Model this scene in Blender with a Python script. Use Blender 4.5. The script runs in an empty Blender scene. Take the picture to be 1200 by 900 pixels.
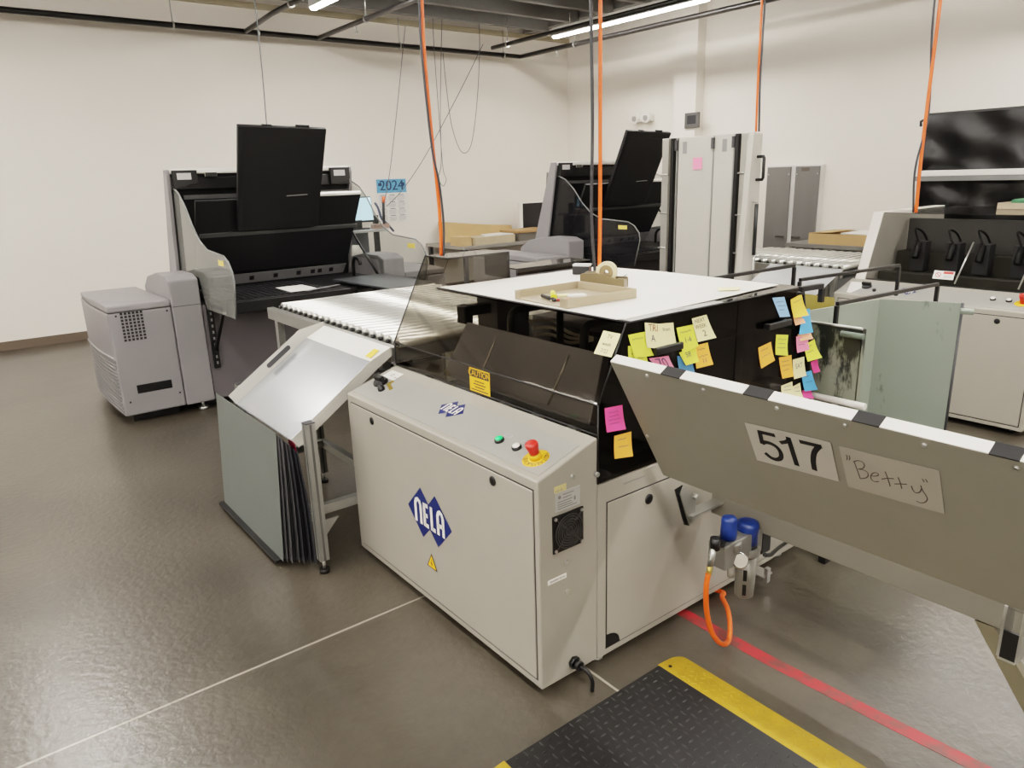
import bpy, bmesh, math, random
from mathutils import Vector as V, Matrix
random.seed(7)
scn = bpy.context.scene
COL = scn.collection

# ------------------------------------------------------------------ camera
H = 1.58
FPX = 854.78
yaw, pitch, roll = 0.91507063, 0.27784195, 0.03124046
fwd = V((math.cos(yaw)*math.cos(pitch), math.sin(yaw)*math.cos(pitch), -math.sin(pitch)))
rt = V((math.sin(yaw), -math.cos(yaw), 0))
dn = fwd.cross(rt)
r_ = math.cos(roll)*rt + math.sin(roll)*dn
d_ = -math.sin(roll)*rt + math.cos(roll)*dn
cam = bpy.data.cameras.new('camera')
cam.sensor_fit = 'HORIZONTAL'; cam.sensor_width = 36; cam.lens = 36*FPX/1200
cam.clip_start = 0.05
camo = bpy.data.objects.new('camera', cam); COL.objects.link(camo)
camo.matrix_world = Matrix(((r_.x, -d_.x, -fwd.x, 0), (r_.y, -d_.y, -fwd.y, 0), (r_.z, -d_.z, -fwd.z, H), (0, 0, 0, 1)))
scn.camera = camo
CAM = V((0, 0, H))

def ray(u, v):
    return r_*((u-600)/FPX) + d_*((v-450)/FPX) + fwd
def at(u, v, ax, val):                 # measured point on the plane  axis = val
    d = ray(u, v); return CAM + d*((val-CAM[ax])/d[ax])
def onp(u, v, pt, n):
    d = ray(u, v); n = V(n); return CAM + d*((V(pt)-CAM).dot(n)/d.dot(n))

# ------------------------------------------------------------------ materials
def lin(c):
    return tuple(((x/255)/12.92 if x/255 <= 0.04045 else ((x/255+0.055)/1.055)**2.4) for x in c)
MATS = {}
def mat(name, rgb, rough=0.5, metal=0.0, var=0.06, scale=6.0, bump=0.0, bscale=60.0, emit=None, estr=0.0, coat=0.0, stretch=None, spec=0.5):
    if name in MATS: return MATS[name]
    m = bpy.data.materials.new(name); m.use_nodes = True
    nt = m.node_tree; b = nt.nodes['Principled BSDF']
    c = lin(rgb)
    tc = nt.nodes.new('ShaderNodeTexCoord'); mp = nt.nodes.new('ShaderNodeMapping')
    nt.links.new(tc.outputs['Object'], mp.inputs['Vector'])
    if stretch: mp.inputs['Scale'].default_value = stretch
    nz = nt.nodes.new('ShaderNodeTexNoise'); nz.inputs['Scale'].default_value = scale; nz.inputs['Detail'].default_value = 5
    nt.links.new(mp.outputs['Vector'], nz.inputs['Vector'])
    cr = nt.nodes.new('ShaderNodeValToRGB')
    cr.color_ramp.elements[0].position = 0.3; cr.color_ramp.elements[1].position = 0.7
    cr.color_ramp.elements[0].color = (*[max(0, x*(1-var)) for x in c], 1)
    cr.color_ramp.elements[1].color = (*[min(1, x*(1+var)) for x in c], 1)
    nt.links.new(nz.outputs['Fac'], cr.inputs['Fac'])
    nt.links.new(cr.outputs['Color'], b.inputs['Base Color'])
    b.inputs['Roughness'].default_value = rough; b.inputs['Metallic'].default_value = metal
    b.inputs['Specular IOR Level'].default_value = spec
    if coat: b.inputs['Coat Weight'].default_value = coat; b.inputs['Coat Roughness'].default_value = 0.08
    if bump:
        n2 = nt.nodes.new('ShaderNodeTexNoise'); n2.inputs['Scale'].default_value = bscale; n2.inputs['Detail'].default_value = 3
        nt.links.new(mp.outputs['Vector'], n2.inputs['Vector'])
        bp = nt.nodes.new('ShaderNodeBump'); bp.inputs['Strength'].default_value = bump; bp.inputs['Distance'].default_value = 0.01
        nt.links.new(n2.outputs['Fac'], bp.inputs['Height']); nt.links.new(bp.outputs['Normal'], b.inputs['Normal'])
    if emit:
        b.inputs['Emission Color'].default_value = (*lin(emit), 1); b.inputs['Emission Strength'].default_value = estr
    MATS[name] = m; return m

def glassmat(name, tint, gloss=0.025, haze=0.0, hazecol=(150, 150, 150), rough=0.03):
    """thin tinted acrylic: tinted see-through + fresnel gloss (+ a diffuse haze film)"""
    m = bpy.data.materials.new(name); m.use_nodes = True; nt = m.node_tree; nt.nodes.clear()
    out = nt.nodes.new('ShaderNodeOutputMaterial')
    tr = nt.nodes.new('ShaderNodeBsdfTransparent'); tr.inputs['Color'].default_value = (*tint, 1)
    gl = nt.nodes.new('ShaderNodeBsdfGlossy'); gl.inputs['Roughness'].default_value = rough; gl.inputs['Color'].default_value = (.9, .9, .9, 1)
    lw = nt.nodes.new('ShaderNodeLayerWeight'); lw.inputs['Blend'].default_value = 0.5     # Schlick, same from both faces
    pw = nt.nodes.new('ShaderNodeMath'); pw.operation = 'POWER'; pw.inputs[1].default_value = 5.0
    nt.links.new(lw.outputs['Facing'], pw.inputs[0])
    ml = nt.nodes.new('ShaderNodeMath'); ml.operation = 'MULTIPLY_ADD'; ml.inputs[1].default_value = 0.9; ml.inputs[2].default_value = gloss
    nt.links.new(pw.outputs[0], ml.inputs[0])
    mx = nt.nodes.new('ShaderNodeMixShader')
    nt.links.new(ml.outputs[0], mx.inputs[0])
    base = tr
    if haze:
        df = nt.nodes.new('ShaderNodeBsdfDiffuse'); df.inputs['Color'].default_value = (*lin(hazecol), 1)
        tc = nt.nodes.new('ShaderNodeTexCoord'); nz = nt.nodes.new('ShaderNodeTexNoise'); nz.inputs['Scale'].default_value = 4
        nt.links.new(tc.outputs['Object'], nz.inputs['Vector'])
        mr = nt.nodes.new('ShaderNodeMapRange'); mr.inputs['To Min'].default_value = haze*0.8; mr.inputs['To Max'].default_value = haze*1.2
        nt.links.new(nz.outputs['Fac'], mr.inputs['Value'])
        m2 = nt.nodes.new('ShaderNodeMixShader'); nt.links.new(mr.outputs[0], m2.inputs[0])
        nt.links.new(tr.outputs[0], m2.inputs[1]); nt.links.new(df.outputs[0], m2.inputs[2]); base = m2
    nt.links.new(base.outputs[0], mx.inputs[1]); nt.links.new(gl.outputs[0], mx.inputs[2])
    nt.links.new(mx.outputs[0], out.inputs['Surface'])
    MATS[name] = m; return m

# palette
WHITEP = mat('cabinet_paint', (150, 145, 134), 0.42, var=0.02, bump=0.03, bscale=400)
GREYP = mat('control_plate_grey', (146, 145, 139), 0.38, var=0.02)
TABLEP = mat('table_underside_paint', (124, 121, 109), 0.5, var=0.03)
BLACK = mat('black_plastic', (9, 9, 10), 0.4, var=0.1)
BLACKM = mat('black_matte', (5, 5, 7), 0.55, var=0.15, scale=3)
RUBBER = mat('black_rubber', (10, 10, 11), 0.65, var=0.1)
DARKM = mat('dark_machinery', (52, 52, 54), 0.5, var=0.15)
GREYM = mat('mid_grey_machinery', (120, 120, 118), 0.5, var=0.1)
STEEL = mat('zinc_steel', (185, 185, 180), 0.32, 0.9, var=0.08)
ALU = mat('aluminium_profile', (164, 164, 158), 0.35, 0.75, var=0.06)
BRUSH = mat('brushed_steel', (150, 150, 150), 0.38, 0.85, var=0.06, scale=20, stretch=(1, 1, 0.05))
CHROME = mat('chrome', (215, 215, 210), 0.15, 1.0, var=0.03)
WHITE = mat('white_plastic', (232, 229, 221), 0.4, var=0.02)
PAPER = mat('white_paper', (226, 223, 215), 0.8, var=0.02)
TOPW = mat('white_table_sheet', (238, 234, 224), 0.35, var=0.03, scale=3)
ROLLER = mat('roller_zinc', (228, 228, 220), 0.27, 0.7, var=0.06, scale=12)
ROLLGAP = mat('roller_gap', (70, 70, 66), 0.6, var=0.1)
BLUE = mat('logo_blue', (16, 32, 92), 0.4, var=0.05)
INK = mat('ink_black', (22, 22, 26), 0.6, var=0.1)
INKB = mat('ink_blue', (48, 52, 84), 0.7, var=0.1)
INKR = mat('ink_red', (132, 46, 42), 0.7, var=0.1)
PENCIL = mat('pencil_line', (72, 64, 62), 0.8, var=0.1)
YEL = mat('sign_yellow', (240, 178, 32), 0.45, var=0.04)
RED = mat('red_plastic', (205, 40, 30), 0.35, var=0.05)
GREEN = mat('green_lens', (40, 200, 105), 0.3, var=0.05, emit=(40, 220, 110), estr=0.3)
KNOBBLUE = mat('blue_plastic', (12, 44, 112), 0.4, var=0.06)
ORANGE = mat('orange_hose', (228, 88, 20), 0.42, var=0.05)
BEIGE = mat('beige_plastic', (158, 143, 118), 0.4, var=0.03)
TAUPE = mat('taupe_plastic', (108, 94, 66), 0.35, var=0.05)
TAPE = mat('tape_roll', (218, 205, 165), 0.4, var=0.05)
LILAC = mat('platesetter_grey', (125, 122, 123), 0.42, var=0.015)
LILAC2 = mat('platesetter_front_grey', (92, 88, 90), 0.45, var=0.03)
CARD = mat('cardboard', (186, 152, 104), 0.75, var=0.06)
WOOD = mat('pallet_wood', (172, 134, 90), 0.6, var=0.12, scale=10, stretch=(1, 8, 1))
SMOKE = glassmat('smoked_acrylic', (0.66, 0.635, 0.59))
SMOKED = glassmat('dark_smoked_acrylic', (0.31, 0.27, 0.24))
CLEARG = glassmat('grey_clear_acrylic', (0.62, 0.63, 0.63))
SHIELD = glassmat('glare_shield_acrylic', (0.72, 0.74, 0.73), haze=0.22, hazecol=(175, 175, 168))  # grey diffuse haze paints the glare on the left machine's shield
SHIELDD = glassmat('dark_shield_acrylic', (0.55, 0.55, 0.57), haze=0.03, hazecol=(120, 120, 125))
SHIELDC = glassmat('clear_shield_acrylic', (0.86, 0.87, 0.86), haze=0.06, hazecol=(200, 200, 195))
PLATE = mat('printing_plate_grey', (104, 109, 106), 0.42, 0.25, var=0.03)
PLATEE = mat('printing_plate_dark', (58, 58, 63), 0.45, 0.3, var=0.08)
GREENP = None

# ------------------------------------------------------------------ mesh builder
class MB:
    def __init__(s): s.v = []; s.f = []; s.m = []; s.sm = []
    def add(s, vs, fs, m=0, smooth=False):
        o = len(s.v); s.v += [V(p) for p in vs]
        for f in fs: s.f.append([i+o for i in f]); s.m.append(m); s.sm.append(smooth)
        return s
    def box(s, a, b, m=0):
        x0, y0, z0 = a; x1, y1, z1 = b
        return s.add([(x0, y0, z0), (x1, y0, z0), (x1, y1, z0), (x0, y1, z0), (x0, y0, z1), (x1, y0, z1), (x1, y1, z1), (x0, y1, z1)],
                     [(3, 2, 1, 0), (4, 5, 6, 7), (0, 1, 5, 4), (1, 2, 6, 5), (2, 3, 7, 6), (3, 0, 4, 7)], m)
    def obox(s, c, ax, ay, az, m=0):      # centre and three half-vectors
        c = V(c); ax, ay, az = V(ax), V(ay), V(az)
        vs = [c+i*ax+j*ay+k*az for k in (-1, 1) for i, j in ((-1, -1), (1, -1), (1, 1), (-1, 1))]
        return s.add(vs, [(3, 2, 1, 0), (4, 5, 6, 7), (0, 1, 5, 4), (1, 2, 6, 5), (2, 3, 7, 6), (3, 0, 4, 7)], m)
    def prism(s, poly, ext, m=0):
        poly = [V(p) for p in poly]; ext = V(ext); n = len(poly)
        return s.add(poly+[p+ext for p in poly], [list(range(n))[::-1], list(range(n, 2*n))]+[(i, (i+1) % n, n+(i+1) % n, n+i) for i in range(n)], m)
    def cyl(s, p0, p1, r, n=16, m=0, r1=None):
        p0, p1 = V(p0), V(p1); r1 = r if r1 is None else r1
        z = (p1-p0).normalized(); x = z.orthogonal().normalized(); y = z.cross(x)
        a = [p0+(x*math.cos(2*math.pi*i/n)+y*math.sin(2*math.pi*i/n))*r for i in range(n)]
        b = [p1+(x*math.cos(2*math.pi*i/n)+y*math.sin(2*math.pi*i/n))*r1 for i in range(n)]
        s.add(a+b, [(i, (i+1) % n, n+(i+1) % n, n+i) for i in range(n)], m, True)
        return s.add(a+b, [list(range(n))[::-1], list(range(n, 2*n))], m)
    def ring(s, c, axis, ro, ri, h, n=24, m=0):
        c = V(c); z = V(axis).normalized(); x = z.orthogonal().normalized(); y = z.cross(x); vs = []
        for rr, hh in ((ro, 0), (ro, h), (ri, h), (ri, 0)):
            vs += [c+z*hh+(x*math.cos(2*math.pi*i/n)+y*math.sin(2*math.pi*i/n))*rr for i in range(n)]
        return s.add(vs, [(k*n+i, k*n+(i+1) % n, ((k+1) % 4)*n+(i+1) % n, ((k+1) % 4)*n+i) for k in range(4) for i in range(n)], m, False)
    def lathe(s, o, axis, prof, n=24, m=0):   # prof: (radius, height)
        o = V(o); z = V(axis).normalized(); x = z.orthogonal().normalized(); y = z.cross(x); vs = []; k = len(prof)
        for rr, hh in prof:
            vs += [o+z*hh+(x*math.cos(2*math.pi*i/n)+y*math.sin(2*math.pi*i/n))*rr for i in range(n)]
        s.add(vs, [(j*n+i, j*n+(i+1) % n, (j+1)*n+(i+1) % n, (j+1)*n+i) for j in range(k-1) for i in range(n)], m, True)
        return s.add(vs, [list(range(n))[::-1], list(range((k-1)*n, k*n))], m)
    def tube(s, pts, r, n=8, m=0, smooth=True):
        pts = [V(p) for p in pts]; rings = []; x = None
        for i, p in enumerate(pts):
            t = (pts[min(i+1, len(pts)-1)]-pts[max(i-1, 0)]).normalized()
            if x is None: x = t.orthogonal().normalized()
            x = (x-t*x.dot(t)).normalized(); y = t.cross(x)
            rings += [p+(x*math.cos(2*math.pi*k/n)+y*math.sin(2*math.pi*k/n))*r for k in range(n)]
        L = len(pts)
        s.add(rings, [(j*n+k, j*n+(k+1) % n, (j+1)*n+(k+1) % n, (j+1)*n+k) for j in range(L-1) for k in range(n)], m, smooth)
        return s.add(rings, [list(range(n))[::-1], list(range((L-1)*n, L*n))], m)
    def poly(s, pts, m=0): return s.add(pts, [list(range(len(pts)))], m)
    def stroke(s, pts, w, nrm, m=0):      # flat ribbon along a polyline lying on a surface
        pts = [V(p) for p in pts]; nrm = V(nrm).normalized(); vs = []
        for i, p in enumerate(pts):
            t = (pts[min(i+1, len(pts)-1)]-pts[max(i-1, 0)]).normalized(); b = nrm.cross(t)*w/2
            vs += [p+b, p-b]
        return s.add(vs, [(2*i, 2*i+2, 2*i+3, 2*i+1) for i in range(len(pts)-1)], m)
    def text(s, txt, o, right, up, size, m=0, align='CENTER'):
        vs, fs = glyphs(txt, align)
        o, right, up = V(o), V(right).normalized(), V(up).normalized()
        return s.add([o+right*x*size+up*y*size for x, y in vs], fs, m)
    def build(s, name, mats, parent=None, bevel=0.0, org=None, seg=2):
        if not isinstance(mats, (list, tuple)): mats = [mats]
        if parent is not None: org = ORG[parent.name]
        elif org is None:
            xs = [v.x for v in s.v]; ys = [v.y for v in s.v]; zs = [v.z for v in s.v]
            org = V(((min(xs)+max(xs))/2, (min(ys)+max(ys))/2, min(zs)))
        org = V(org)
        me = bpy.data.meshes.new(name); me.from_pydata([v-org for v in s.v], [], s.f); 
        for p, mi, sm in zip(me.polygons, s.m, s.sm): p.material_index = mi; p.use_smooth = sm
        for mm in mats: me.materials.append(mm)
        bm = bmesh.new(); bm.from_mesh(me)
        bmesh.ops.remove_doubles(bm, verts=bm.verts, dist=1e-6)
        bmesh.ops.recalc_face_normals(bm, faces=bm.faces); bm.to_mesh(me); bm.free()
        o = bpy.data.objects.new(name, me); COL.objects.link(o)
        if parent is not None: o.parent = parent
        else: o.location = org
        ORG[o.name] = org
        if bevel:
            bv = o.modifiers.new('bevel', 'BEVEL'); bv.width = bevel; bv.segments = seg; bv.limit_method = 'ANGLE'; bv.angle_limit = math.radians(40)
            bv.harden_normals = False
        return o
ORG = {}
GC = {}
def glyphs(txt, align):
    k = (txt, align)
    if k in GC: return GC[k]
    c = bpy.data.curves.new('t', 'FONT'); c.body = txt; c.size = 1.0; c.align_x = align; c.align_y = 'CENTER'; c.resolution_u = 3
    o = bpy.data.objects.new('t', c); COL.objects.link(o)
    dg = bpy.context.evaluated_depsgraph_get(); me = o.evaluated_get(dg).to_mesh()
    r = ([(v.co.x, v.co.y) for v in me.vertices], [list(p.vertices) for p in me.polygons])
    o.evaluated_get(dg).to_mesh_clear(); bpy.data.objects.remove(o); bpy.data.curves.remove(c)
    GC[k] = r; return r

def tag(o, label, cat, group=None, kind=None):
    if label: o['label'] = label
    if cat: o['category'] = cat
    if group: o['group'] = group
    if kind: o['kind'] = kind
    return o
def thing(name, loc, label, cat, group=None):
    o = bpy.data.objects.new(name, None); COL.objects.link(o); o.location = loc; o.empty_display_size = 0.1
    ORG[o.name] = V(loc)
    return tag(o, label, cat, group)
def struct(o): o['kind'] = 'structure'; return o
def lab(o, text): o['label'] = text; return o
def copy_tree(root, off, label=None):
    kids = {}
    for o in list(COL.objects):
        if o.parent: kids.setdefault(o.parent.name, []).append(o)
    def rec(o, par):
        c = o.copy(); COL.objects.link(c)
        if par: c.parent = par
        for k in kids.get(o.name, []): rec(k, c)
        return c
    c = rec(root, None); c.location = root.location+V(off); ORG[c.name] = c.location.copy()
    if label: c['label'] = label
    return c
def arc(c, r, a0, a1, n, u, v):
    c, u, v = V(c), V(u), V(v)
    return [c+u*r*math.cos(a0+(a1-a0)*i/n)+v*r*math.sin(a0+(a1-a0)*i/n) for i in range(n+1)]
def bez(pts, n=8):       # Catmull-Rom through points
    pts = [V(p) for p in pts]; out = []
    P = [pts[0]*2-pts[1]]+pts+[pts[-1]*2-pts[-2]]
    for i in range(1, len(P)-2):
        for k in range(n):
            t = k/n; a, b, c, d = P[i-1], P[i], P[i+1], P[i+2]
            out.append(0.5*((2*b)+(c-a)*t+(2*a-5*b+4*c-d)*t*t+(3*b-a-3*c+d)*t**3))
    out.append(pts[-1]); return out
X, Y, Z = V((1, 0, 0)), V((0, 1, 0)), V((0, 0, 1))

# ------------------------------------------------------------------ room
XW, YW = 8.22, 9.03
XL, YN = -8.0, -9.0
ZC = 4.0
WALL = mat('wall_paint', (232, 225, 214), 0.85, var=0.012, scale=2, bump=0.04, bscale=180)
struct(MB().box((XL-.1, YW, 0), (XW+.1, YW+.1, ZC)).build('wall_back', WALL))
struct(MB().box((XW, YN, 0), (XW+.1, YW, ZC)).build('wall_right', WALL))
struct(MB().box((XL-.1, YN, 0), (XL, YW, ZC)).build('wall_left', WALL))
struct(MB().box((XL-.1, YN-.1, 0), (XW+.1, YN, ZC)).build('wall_front', WALL))
DECK = mat('roof_deck_grey', (100, 100, 98), 0.6, var=0.06)
struct(MB().box((XL-.1, YN-.1, ZC), (XW+.1, YW+.1, ZC+.1)).build('ceiling', DECK))
BASEM = mat('baseboard_vinyl', (96, 83, 70), 0.6, var=0.03)
struct(MB().box((XL, YW-.012, 0.001), (XW, YW-.001, .095)).build('baseboard_back', BASEM))
struct(MB().box((XW-.012, YN, 0.001), (XW-.001, YW-.015, .095)).build('baseboard_right', BASEM))
# pilaster (boxed column) on the right wall
struct(MB().box((XW-.16, 6.42, .001), (XW-.001, 6.78, ZC-.001)).build('trim_1', WALL))
# floor: polished concrete with a joint line
fm = bpy.data.materials.new('polished_concrete'); fm.use_nodes = True
nt = fm.node_tree; b = nt.nodes['Principled BSDF']
def N(t, **kw):
    n = nt.nodes.new(t)
    for k, v in kw.items(): setattr(n, k, v)
    return n
geo = N('ShaderNodeNewGeometry'); sep = N('ShaderNodeSeparateXYZ'); nt.links.new(geo.outputs['Position'], sep.inputs[0])
def nz(scale, detail, dist=0):
    n = N('ShaderNodeTexNoise'); n.inputs['Scale'].default_value = scale; n.inputs['Detail'].default_value = detail
    n.inputs['Distortion'].default_value = dist; nt.links.new(geo.outputs['Position'], n.inputs['Vector']); return n
n1 = nz(1.3, 6, 0.3); n2 = nz(16, 6); n3 = nz(60, 2)
def mth(op, a, bb):
    n = N('ShaderNodeMath', operation=op)
    for i, q in enumerate((a, bb)):
        if isinstance(q, (int, float)): n.inputs[i].default_value = q
        elif q is not None: nt.links.new(q, n.inputs[i])
    return n.outputs[0]
mixv = mth('ADD', mth('MULTIPLY', n1.outputs['Fac'], 0.70), mth('ADD', mth('MULTIPLY', n2.outputs['Fac'], 0.20), mth('MULTIPLY', n3.outputs['Fac'], 0.10)))
cr = N('ShaderNodeValToRGB'); nt.links.new(mixv, cr.inputs['Fac'])
cr.color_ramp.elements[0].position = 0.30; cr.color_ramp.elements[1].position = 0.70
cr.color_ramp.elements[0].color = (*lin((52, 47, 40)), 1); cr.color_ramp.elements[1].color = (*lin((86, 80, 69)), 1)
# joint lines
jy = mth('LESS_THAN', mth('ABSOLUTE', mth('SUBTRACT', sep.outputs['Y'], 2.236), None), 0.0045)
jx = mth('LESS_THAN', mth('ABSOLUTE', mth('SUBTRACT', sep.outputs['X'], 1.434), None), 0.0045)
jx = mth('MULTIPLY', jx, mth('LESS_THAN', sep.outputs['Y'], 2.236))
jj = mth('MULTIPLY', mth('MAXIMUM', jy, jx), mth('GREATER_THAN', n2.outputs['Fac'], 0.27))
mx = N('ShaderNodeMix', data_type='RGBA'); nt.links.new(mth('MULTIPLY', jj, 0.75), mx.inputs[0]); nt.links.new(cr.outputs['Color'], mx.inputs[6])
mx.inputs[7].default_value = (*lin((176, 168, 152)), 1)
nt.links.new(mx.outputs[2], b.inputs['Base Color'])
rr = N('ShaderNodeMapRange'); nt.links.new(n1.outputs['Fac'], rr.inputs['Value']); rr.inputs['From Min'].default_value = 0.35; rr.inputs['From Max'].default_value = 0.65
rr.inputs['To Min'].default_value = 0.23; rr.inputs['To Max'].default_value = 0.31
b.inputs['Specular IOR Level'].default_value = 0.8
b.inputs['Roughness'].default_value = 0.29
bp = N('ShaderNodeBump'); bp.inputs['Strength'].default_value = 0.42; bp.inputs['Distance'].default_value = 0.004
n4 = nz(34, 5, 0.3)
nt.links.new(n4.outputs['Fac'], bp.inputs['Height']); nt.links.new(bp.outputs['Normal'], b.inputs['Normal'])
struct(MB().box((XL-.1, YN-.1, -.1), (XW+.1, YW+.1, 0)).build('floor', fm))
# ledger along the back wall and roof joists with pale lower flanges
JOI = mat('joist_grey', (118, 117, 114), 0.55, var=0.05)
LEDG = mat('ledger_tan', (168, 158, 132), 0.6, var=0.06)
struct(MB().box((XL, YW-.05, 3.5), (XW-.002, YW-.001, 3.56)).build('trim_2', LEDG))
k = 3
for yj in [8.43, 7.8, 7.17, 6.54, 5.9, 5.2, 4.5, 3.8, 3.0, 2.0, 1.0]:
    mb = MB().box((XL+.001, yj-.035, 3.5), (7.31, yj+.035, 3.515)).box((XL+.001, yj-.006, 3.515), (7.31, yj+.006, 3.86)).box((XL+.001, yj-.03, 3.86), (7.31, yj+.03, 3.999))
    struct(mb.build('trim_%d' % k, JOI)); k += 1
struct(MB().box((7.32, YN, 3.56), (7.46, YW-.06, 3.999)).build('trim_%d' % k, JOI))

# ------------------------------------------------------------------ lamps
LED = mat('led_lens', (255, 250, 240), 0.4, emit=(255, 249, 242), estr=44.0)
FIX = mat('fixture_white', (225, 225, 222), 0.4, var=0.02)
def fixture(x, y0, y1, label):
    t = thing('strip_light', (x, (y0+y1)/2, 3.28), label, 'ceiling light', 'strip lights under the joists')
    MB().prism([(x-.052, y0, 3.285), (x-.045, y0, 3.285), (x-.033, y0, 3.333), (x+.033, y0, 3.333), (x+.045, y0, 3.285), (x+.052, y0, 3.285), (x+.04, y0, 3.385), (x-.04, y0, 3.385)], (0, y1-y0, 0)).build('housing', FIX, t)
    MB().prism([(x-.031, y0+.01, 3.332), (x-.040, y0+.01, 3.288), (x-.036, y0+.01, 3.272), (x-.02, y0+.01, 3.264), (x+.02, y0+.01, 3.264), (x+.036, y0+.01, 3.272), (x+.040, y0+.01, 3.288), (x+.031, y0+.01, 3.332)], (0, y1-y0-.02, 0)).build('diffuser', LED, t)
    for q in (y0+.3, y1-.3):
        MB().cyl((x, q, 3.385), (x, q, 3.52), .005, 6).build('hanger', STEEL, t)
LP = [(6.8, 5.3, 7.72, 'white strip light at upper right above the beige tall table'),
      (3.5, 5.3, 7.68, 'white strip light whose end shows at top edge left of centre')]
for x, a, bq, l in LP: fixture(x, a, bq, l)
for x in (-6.4, -3.1, 0.2, 3.5, 6.8):  # unseen; two leftmost rows and near-end fixtures added as fill light
    for a in ((2.8, 0.3, -2.2, -4.7, -7.2) if x < 6 else (0.3, -2.2, -4.7, -7.2)):
        fixture(x, a, a+2.4, 'long white strip light out of the picture overhead, outer rows added for fill light')
for x in (-6.4, -3.1, 0.2):  # far ends of unseen rows, the two leftmost added to light vertical faces
    a = 5.3
    fixture(x, a, a+2.4, 'long white strip light out of the picture over the left aisle, outer rows added for fill light')
w = bpy.data.worlds.new('world'); scn.world = w; w.use_nodes = True
w.node_tree.nodes['Background'].inputs[0].default_value = (1.0, 0.96, 0.9, 1); w.node_tree.nodes['Background'].inputs[1].default_value = 0.03

# ------------------------------------------------------------------ sprinkler pipes
PIPE = mat('black_pipe', (34, 32, 31), 0.3, 0.3, var=0.1)
def pipe(pts, r, label, hang, heads=()):
    t = thing('sprinkler_pipe', pts[0], label, 'pipe')
    MB().tube(pts, r, 12).build('pipe_run', PIPE, t)
    for h in hang:
        MB().ring((h[0]-.008, h[1], h[2]) if abs(pts[0][0]-pts[-1][0]) > 1 else (h[0], h[1]-.008, h[2]), X if abs(pts[0][0]-pts[-1][0]) > 1 else Y, r+.012, r+.001, .016, 14).cyl((h[0], h[1], h[2]+r), (h[0], h[1], 3.52), .006, 6).build('hanger', STEEL, t)
    for h in heads:
        MB().cyl((h[0], h[1], h[2]-r), (h[0], h[1], h[2]-r-.04), .012, 8).cyl((h[0], h[1], h[2]-r-.05), (h[0], h[1], h[2]-r-.065), .022, 10).build('sprinkler_head', STEEL, t)
    for p in pts[:1]+pts[-1:]:
        pass
    return t
pipe([(XL+.05, 8.735, 3.2), (7.05, 8.735, 3.2)], .03, 'long black sprinkler pipe running along the back wall', [(2.4, 8.735, 3.2), (3.3, 8.735, 3.2), (5.1, 8.735, 3.2), (6.75, 8.735, 3.2)])
pipe([(7.05, 8.70, 3.2), (7.05, -3.5, 3.2)], .03, 'black sprinkler pipe running towards the right beside the lit strip light', [(7.05, 7.6, 3.2), (7.05, 4.8, 3.2)], [(7.05, 7.95, 3.2)])
pipe([(3.15, 8.70, 3.2), (3.15, 7.9, 3.24), (3.15, 5.0, 3.24)], .026, 'short black branch pipe at top left beside the light end', [(3.15, 7.4, 3.24)])
pipe([(4.0, 8.70, 3.2), (4.0, 4.0, 3.2)], .026, 'branch pipe with a drop head, left of the first orange hose', [(4.0, 7.5, 3.2)], [(4.0, 7.75, 3.2)])
pipe([(6.33, 8.43, 3.22), (6.33, 5.0, 3.22)], .026, 'short black branch pipe ending left of the lit strip light', [(6.33, 8.1, 3.22)])

exec_parts = []
# ------------------------------------------------------------------ plate benders
Y0, Y1 = 1.483, 2.71
XF = 1.222
def slope_z(x): return .738+(x-XF)*.3235
CN = V((-.3235, 0, 1)).normalized(); CU = V((1, 0, .3235)).normalized()      # control plate normal / up-slope
YR = V((0, -1, 0))                                                          # reading direction on the front
def cpt(x, y, lift=0.0): return V((x, y, slope_z(x)))+CN*lift

def nela(mb, o, right, up, w, mb_i=0, wh=1, lift=0.0012):
    """double-diamond emblem: blue diamonds and pale rounded letters"""
    o, right, up = V(o), V(right), V(up); n = right.cross(up).normalized()
    P = lambda a, bq, l=0: o+right*a*w+up*bq*w+n*l
    # two overlapping diamonds (pixel-measured proportions)
    mb.poly([P(-.5, .0), P(-.168, .338), P(0.0, .168), P(0.0, -.165), P(-.172, -.335)], mb_i)
    mb.poly([P(0.0, .168), P(.16, .336), P(.5, .0), P(.172, -.338), P(0.0, -.165)], mb_i)
    t = .054
    def st(pts): mb.stroke([P(x*.88-.012, y*.92, lift) for x, y in pts], t*w, n, wh)
    x = -.33
    st([(-.335, -.17), (-.335, .10), (-.31, .15), (-.265, .17), (-.22, .15), (-.195, .10), (-.195, -.17)])
    st([(-.10, -.17), (-.10, .17)]); st([(-.10, .145), (.0, .145)]); st([(-.10, .0), (-.015, .0)]); st([(-.10, -.145), (.0, -.145)])
    st([(.085, .17), (.085, -.17)]); st([(.085, -.145), (.175, -.145)])
    st([(.245, -.17), (.245, .10), (.27, .15), (.31, .17), (.35, .15), (.375, .10), (.375, -.17)]); st([(.245, -.03), (.375, -.03)])

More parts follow.
